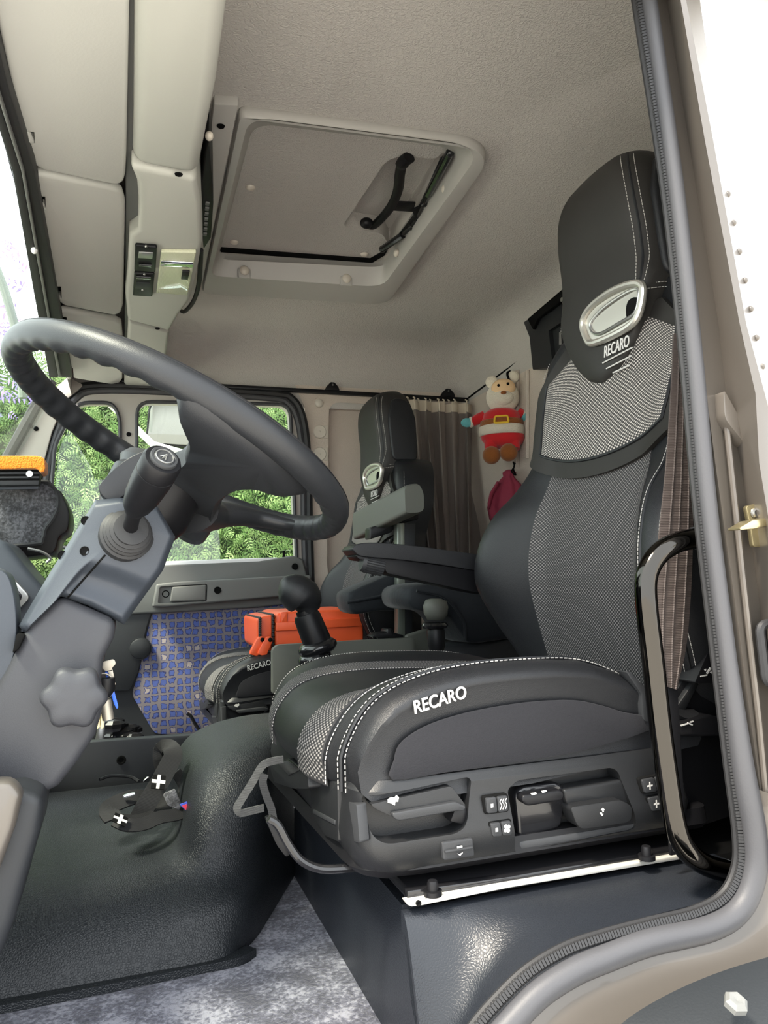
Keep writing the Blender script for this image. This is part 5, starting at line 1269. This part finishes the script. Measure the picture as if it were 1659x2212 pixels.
# maroon bag hanging lower
bgp = [(1000, 0), ]
bg = thing('maroon_bag', T(1090, 1010), 'maroon drawstring cloth bag hanging below the plush toy', 'bag')
bgs = []
for yy, cx0, w, d in ((1016, 1096, 7, .012), (1022, 1095, 14, .02), (1030, 1093, 11, .018), (1036, 1092, 16, .025), (1050, 1092, 27, .04), (1070, 1088, 36, .05), (1095, 1084, 39, .055), (1120, 1087, 38, .05), (1140, 1092, 33, .045), (1152, 1096, 22, .03), (1156, 1097, 5, .01)):
    ring = []
    for k in range(40):
        t = 2*PI*k/40; f = 1+.07*math.sin(9*t+yy*.02)+.05*math.sin(5*t)
        ring.append(T(cx0+w*math.cos(t)*f, yy, -.01+d*math.sin(t)*f))
    bgs.append(ring)
mobj('bag_cloth', *loft(bgs), M['maroon'], bg, 80)
mobj('bag_flap', *tube([T(1072, 1045, .04), T(1056, 1068, .03), T(1050, 1090, .03), T(1049, 1100, .03)], [9*kpx, 9*kpx, 8*kpx, 3*kpx], 12, sq=.4), M['maroon'], bg, 80)
mobj('drawstring', *tube(cat([T(1104, 1000, 0), T(1106, 1010, .006), T(1100, 1022, .022), T(1108, 1030, .02), T(1104, 1016, .004), T(1108, 1002, 0)], 5), 1.8*kpx, 7), M['gap'], bg)
# black open tray on the rear wall by the headrest
bt_ = thing('rear_locker', pt(1190, 700, x=1.32), 'black open locker tray on the rear wall, left of the driver headrest', 'locker')
lk = mobj('locker_body', *prism(pts([(1147, 690), (1160, 680), (1226, 625), (1330, 545), (1340, 780), (1170, 800), (1163, 730)], x=1.325), (-.035, 0, 0), .003), M['trim_dark'], bt_)
cut(lk, prism(pts([(1176, 714), (1232, 676), (1330, 620), (1330, 770), (1184, 780)], x=1.275), (.03, 0, 0)))
mobj('locker_lid', *prism(pts([(1146, 690), (1160, 678), (1226, 622), (1330, 543), (1330, 570), (1228, 645), (1166, 690), (1158, 712)], x=1.285), (-.012, 0, 0), .001), M['gap'], bt_)
mobj('bolt', *lathe(pt(1223, 648, x=1.270), (-1, 0, 0), [(0, 0), (.016, 0), (.016, .004), (.008, .006), (.007, .016), (0, .017)], 18), M['silver'], bt_)
mobj('locker_frame', *tube(pts([(1211, 745), (1211, 720), (1240, 700), (1300, 660)], x=1.28), .005, 6), M['silver'], bt_)
# ================================================================== near side things
gh = thing('grab_handle', pt(1500, 1500, y=.70), 'dark polished tubular grab handle beside the driver seat, in the door opening', 'grab handle')
ghp = [(1530, 1160, .74), (1500, 1163, .71), (1462, 1172, .695), (1428, 1192, .69), (1405, 1222, .69), (1395, 1262, .69), (1399, 1330, .69), (1412, 1440, .69), (1425, 1560, .69), (1440, 1670, .69), (1454, 1760, .69), (1470, 1815, .69), (1498, 1852, .695), (1540, 1874, .71), (1590, 1884, .725), (1620, 1886, .74)]
mobj('tube', *tube(cat([pt(a, b, y=c) for a, b, c in ghp], 6), .0118, 18), M['pipe'], gh, 60)
for a, b, c in ((1512, 1162, .715), (1578, 1882, .72)):
    mobj('collar', *tube([pt(a-10, b, y=c), pt(a+14, b, y=c+.012)], .0132, 16), M['gloss_black'], gh)
bel = MB()
L_ = cat(pts([(1456, 720), (1450, 850), (1440, 1000), (1425, 1150), (1412, 1290), (1412, 1400), (1430, 1480)], y=.757), 5)
Rg = cat(pts([(1492, 720), (1494, 850), (1496, 1000), (1497, 1150), (1492, 1290), (1482, 1400), (1462, 1490)], y=.757), 5)
bel.add(loft([[a, a.lerp(b, .25)+V((0, -.002, 0)), a.lerp(b, .5)+V((0, -.003, 0)), a.lerp(b, .75)+V((0, -.002, 0)), b, b+V((0, .002, 0)), a+V((0, .002, 0))] for a, b in zip(L_, Rg)]))
bb = bel.build('seat_belt', M['belt'], None, 60); tag(bb, 'dark brown seat belt webbing hanging down beside the driver backrest', 'seat belt')
bw_ = MB()
for d in (.22, .5, .78): bw_.add(tube([a.lerp(b, d)+V((0, -.0034, 0)) for a, b in zip(L_, Rg)], .0012, 5))
bw_.build('belt_ridges', M['belt'], bb)
an = pt(1446, 1485, y=.757)
mobj('belt_anchor', *prism([an+V((-.012, 0, .006)), an+V((.012, 0, .006)), V((an.x+.012, .757, .52)), V((an.x-.012, .757, .52))], (0, .004, 0), .001), M['plastic_black'], bb)
rc = thing('belt_reel', pt(1530, 1300, y=.80), 'black plastic belt reel cover behind the seat belt and grab handle', 'belt reel')
mobj('reel_cover', *prism(cat(pts([(1498, 1120), (1540, 1100), (1600, 1120), (1640, 1300), (1600, 1420), (1520, 1400), (1500, 1300)], y=.89), 4, True), (0, .10, 0), .015, 3), M['plastic_black'], rc)
mobj('reel_drum', *lathe(pt(1520, 1360, y=.89), (0, -1, 0), [(0, 0), (.035, 0), (.033, .006), (.030, .008), (0, .008)], 28), M['plastic_black'], rc)
# webbing hanging at the front of the seat base
ws = thing('adjuster_strap', pt(560, 1700, y=.92), 'grey ribbed strap looped at the front of the driver seat base', 'strap')
def rb_(P, y, w, m_, nm, par, up=(.3, .9, .2)): return mobj(nm, *ribbon(cat([pt(a, b, y=y+(c if len(q) > 2 else 0)) for q in P for a, b, c in [tuple(q)+(0,)*(3-len(q))]], 6), w, .002, up), m_, par, 60)
rb_([(612, 1640), (585, 1645), (566, 1655), (545, 1690), (520, 1730), (512, 1745), (520, 1756), (540, 1752), (570, 1745)], .93, .009, M['web_grey'], 'strap_web', ws)
rb_([(572, 1672), (568, 1690), (576, 1720), (586, 1745), (592, 1775)], .925, .009, M['webbing'], 'strap_tail', ws)
mobj('strap_buckle', *prism(rnd(pts([(572, 1766), (590, 1764), (612, 1800), (628, 1846), (618, 1852), (598, 1826)], y=.93), .004), (0, .008, 0), .003), M['plastic_black'], ws)
# lanyard lying on the engine cover
ln = thing('webbing_lanyard', pt(320, 1760, z=.482), 'black webbing lanyard with white-cross flag patches lying on the engine cover', 'lanyard')
LY = 1.52
def lr(P, w, nm='web', up=(.2, -.85, .4)): return mobj(nm, *ribbon(cat([pt(a, b, y=c) for a, b, c in P], 6), w, .003, up), M['webbing'], ln, 60)
lr([(300, 1768, 1.38), (318, 1735, 1.38), (345, 1690, 1.39), (366, 1650, 1.41), (374, 1632, 1.42), (368, 1616, 1.44), (352, 1618, 1.46), (350, 1640, 1.46), (354, 1655, 1.46)], .032)
lr([(246, 1770, 1.34), (234, 1752, 1.36), (246, 1738, 1.38), (290, 1722, 1.40), (330, 1728, 1.41), (352, 1745, 1.40), (340, 1762, 1.37), (300, 1775, 1.33), (262, 1776, 1.31)], .030, 'web', (.1, -.6, .8))
lr([(250, 1772, 1.30), (275, 1782, 1.29), (310, 1780, 1.30), (345, 1766, 1.32), (380, 1760, 1.34), (402, 1752, 1.36)], .022, 'web', (.1, -.7, .7))
lr([(380, 1668, 1.48), (394, 1690, 1.48), (396, 1716, 1.46), (384, 1730, 1.43)], .020)
mobj('web_end', *prism(rnd(pts([(352, 1716), (378, 1704), (392, 1738), (388, 1752), (362, 1740)], y=1.350), .004), (0, .006, 0), .002), M['felt'], ln)
def patch_flag(c, e, u, w, h):
    c = V(c); e = V(e).normalized(); u = (V(u)-e*V(u).dot(e)).normalized(); nrm = e.cross(u)
    if nrm.dot(V(CAMP)-c) < 0: nrm = -nrm
    q = lambda a, b: c+e*a*w/2+u*b*h/2
    o = mobj('flag_patch', *prism([q(-1, -1), q(1, -1), q(1, 1), q(-1, 1)], nrm*.0015), M['gap'], ln)
    b = MB(); k = .24
    b.add(prism([x+nrm*.0015 for x in (q(-k, -1), q(k, -1), q(k, 1), q(-k, 1))], nrm*.001)); b.add(prism([x+nrm*.0015 for x in (q(-1, -k), q(1, -k), q(1, k), q(-1, k))], nrm*.0012))
    b.build('white_cross', M['print_white'], o)
a_ = pt(342, 1690, y=1.370)
patch_flag(a_, pt(356, 1693, y=1.370)-pt(328, 1690, y=1.370), pt(352, 1676, y=1.380)-pt(332, 1706, y=1.360), .022, .026)
b_ = pt(259, 1771, y=1.285)
patch_flag(b_, pt(274, 1778, y=1.275)-pt(246, 1766, y=1.275), pt(262, 1762, y=1.280)-pt(256, 1780, y=1.270), .022, .015)
fg = mobj('flag_tag', *prism(pts([(388, 1738), (404, 1732), (412, 1752), (406, 1756)], y=1.320), (0, .002, 0)), M['flag_blue'], ln)
mobj('flag_cross', *prism(pts([(393, 1741), (403, 1737), (408, 1748), (402, 1750)], y=1.318), (0, .001, 0)), M['flag_red'], fg)
mobj('buckle', *prism(rnd(pts([(264, 1720), (272, 1716), (292, 1712), (294, 1718), (276, 1724), (266, 1726)], y=1.380), .003), (0, .008, 0), .003), M['chrome'], ln)
mobj('buckle', *prism(rnd(pts([(308, 1688), (318, 1678), (324, 1680), (312, 1690)], y=1.430), .003), (0, .008, 0), .003), M['chrome'], ln)
mobj('cord', *tube(cat([pt(300, 1688, y=1.480), pt(280, 1678, y=1.500), pt(240, 1676, y=1.510), pt(215, 1684, y=1.500)], 6), .003, 6), M['webbing'], ln)
# things beyond the dark panel on the far floor
bgx = mobj('pedal_lever', *prism(pts([(182, 1748), (206, 1748), (224, 1604), (228, 1560), (214, 1556), (204, 1606)], y=1.95), (0, .02, 0), .003), M['silver'], None)
tag(bgx, 'flat grey metal lever standing behind the dark panel, below the keys', 'lever')
cr = MB()
for k in range(14):
    cr.add(ball(pt(250+R_.uniform(-12, 40), 1592+R_.uniform(-34, 8), y=2.42+R_.uniform(-.03, .03)), .026, 7, 5, (1.2, .8, R_.uniform(.5, 1))))
cbg = cr.build('plastic_bag', M['gloss_black'], None, 10); tag(cbg, 'crumpled shiny black plastic bag in the far footwell behind the dark panel', 'bag')
# ================================================================== outside
GZ = -.95
struct('trim_9', box((0, 0, GZ-.05), (60, 60, .1)), M['ground'])
SC_trim = bpy.data.objects['trim_9']
hg = thing('hedge', (0, 4.9, GZ), 'tall green conifer hedge outside, seen through the far door window', 'hedge')
core = []
for i in range(41):
    x = -2.3+i*.12
    ring = []
    for k in range(24):
        z = GZ+k*.132; ring.append(V((x+R_.uniform(-.03, .03), 4.72+R_.uniform(-.05, .05)+.12*math.sin(x*2.1+z*1.7), z)))
    core.append(ring+[V((x, 5.6, GZ+3.05)), V((x, 5.6, GZ))])
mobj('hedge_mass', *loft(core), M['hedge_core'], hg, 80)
def leaves(name, m, n, xr, yr, zr, s0, s1, par, seed):
    rg = random.Random(seed); vs = []; fs = []
    for _ in range(n):
        c = V((rg.uniform(*xr), rg.uniform(*yr), rg.uniform(*zr)))
        c.y += .12*math.sin(c.x*2.1+c.z*1.7)
        d = V((rg.uniform(-1, 1), rg.uniform(-1, .1), rg.uniform(-.9, .5))).normalized(); s = rg.uniform(s0, s1)
        w = d.cross(V((rg.uniform(-.4, .4), -1, rg.uniform(-.3, .3)))).normalized()
        # a spray: central spine with side leaflets
        for k in range(4):
            p = c+d*s*k/4; ll = s*.42*(1-k*.18)
            for sg in (-1, 1):
                e = p+(d*.75+w*sg).normalized()*ll; md = p.lerp(e, .5)+(d*.3-w*sg*.5).normalized()*ll*.2
                mu = p.lerp(e, .5)-(d*.3-w*sg*.5).normalized()*ll*.12
                b = len(vs); vs += [p, md, e, mu]; fs.append((b, b+1, b+2, b+3))
    o = mobj(name, vs, fs, m, par, 80); o['kind'] = 'stuff'; return o
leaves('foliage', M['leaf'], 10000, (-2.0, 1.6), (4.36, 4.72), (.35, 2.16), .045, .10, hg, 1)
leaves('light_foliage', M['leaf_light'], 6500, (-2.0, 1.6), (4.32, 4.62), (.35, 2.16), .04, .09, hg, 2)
bs = thing('purple_flare', (-.75, 3.45, GZ), 'made-up purple shrub outside beyond the windscreen, left edge of photo', 'standin')  # made-up plant standing in for purple flare of the overexposed sky
mobj('flare_stem', *tube([V((-.75, 3.45, GZ)), V((-.74, 3.45, .6)), V((-.68, 3.42, 1.6)), V((-.55, 3.4, 2.1))], [.05, .04, .025, .012], 8), M['hedge_core'], bs)
leaves('flare_spray', M['flare_spray'], 150, (-1.0, -.38), (3.2, 3.7), (1.55, 2.3), .05, .12, bs, 3)
fa = mobj('front_mirror_arm', *tube(cat([pt(-60, 470, y=2.95), pt(-4, 590, y=2.95), pt(22, 668, y=2.95), pt(40, 745, y=2.95), pt(50, 860, y=2.95)], 5), .016, 10), M['grey_tube'], None)
tag(fa, 'grey tubular mirror arm outside the windscreen behind the steering wheel rim', 'mirror arm')
# wing mirror beyond the far door
mr = thing('wing_mirror', pt(372, 915, y=3.25), 'wing mirror on a white arm outside the far door window', 'mirror')
mq = rnd(pts([(326, 872), (412, 878), (428, 960), (400, 962), (318, 955)], y=3.25), .03, 4)
mobj('mirror_shell', *prism(grow(mq, 1.10), (.02, .07, 0), .012, 3), M['plastic_black'], mr)
mobj('mirror_glass', *prism(shift(mq, (0, -.006, 0)), (0, .004, 0)), M['mirror'], mr)
mobj('mirror_arm', *tube(pts([(215, 852), (262, 895), (330, 960), (420, 985)], y=3.22), .014, 10), M['white_paint'], mr)
# ================================================================== light and camera
w = bpy.data.worlds.new('World'); SC.world = w; w.use_nodes = True
nt = w.node_tree; bgk = nt.nodes['Background']
sky = nt.nodes.new('ShaderNodeTexSky'); sky.sky_type = 'HOSEK_WILKIE'; sky.turbidity = 8; sky.sun_direction = (-.5, -.2, .84)
mixn = nt.nodes.new('ShaderNodeMix'); mixn.data_type = 'RGBA'; mixn.inputs['Factor'].default_value = .85
nt.links.new(sky.outputs[0], mixn.inputs['A']); mixn.inputs['B'].default_value = (.93, .97, 1.0, 1)
nt.links.new(mixn.outputs['Result'], bgk.inputs['Color']); bgk.inputs['Strength'].default_value = 2.6
sl_ = bpy.data.lights.new('sun', 'SUN'); sl_.energy = 5; sl_.angle = math.radians(10); sl_.color = (1, .90, .76)
so_ = bpy.data.objects.new('sun', sl_); COL.objects.link(so_); so_.location = (-3, -2, 6)
so_.rotation_euler = V((.48, .20, -.85)).to_track_quat('-Z', 'Y').to_euler()
cd = bpy.data.cameras.new('camera'); co = bpy.data.objects.new('camera', cd); COL.objects.link(co)
cd.sensor_fit = 'VERTICAL'; cd.sensor_height = 36; cd.lens = 36*F/2212; cd.clip_start = .02; cd.clip_end = 200
R3 = Matrix(((MW[0][0], MW[0][1], -MW[0][2]), (MW[1][0], MW[1][1], -MW[1][2]), (MW[2][0], MW[2][1], -MW[2][2])))
co.matrix_world = Matrix.Translation(V(CAMP)) @ R3.to_4x4()
SC.camera = co
vs_ = SC.view_settings; vs_.view_transform = 'Standard'; vs_.look = 'None'; vs_.gamma = 1; vs_.use_curve_mapping = False; vs_.exposure = 1.18
SC.cycles.use_denoising = True
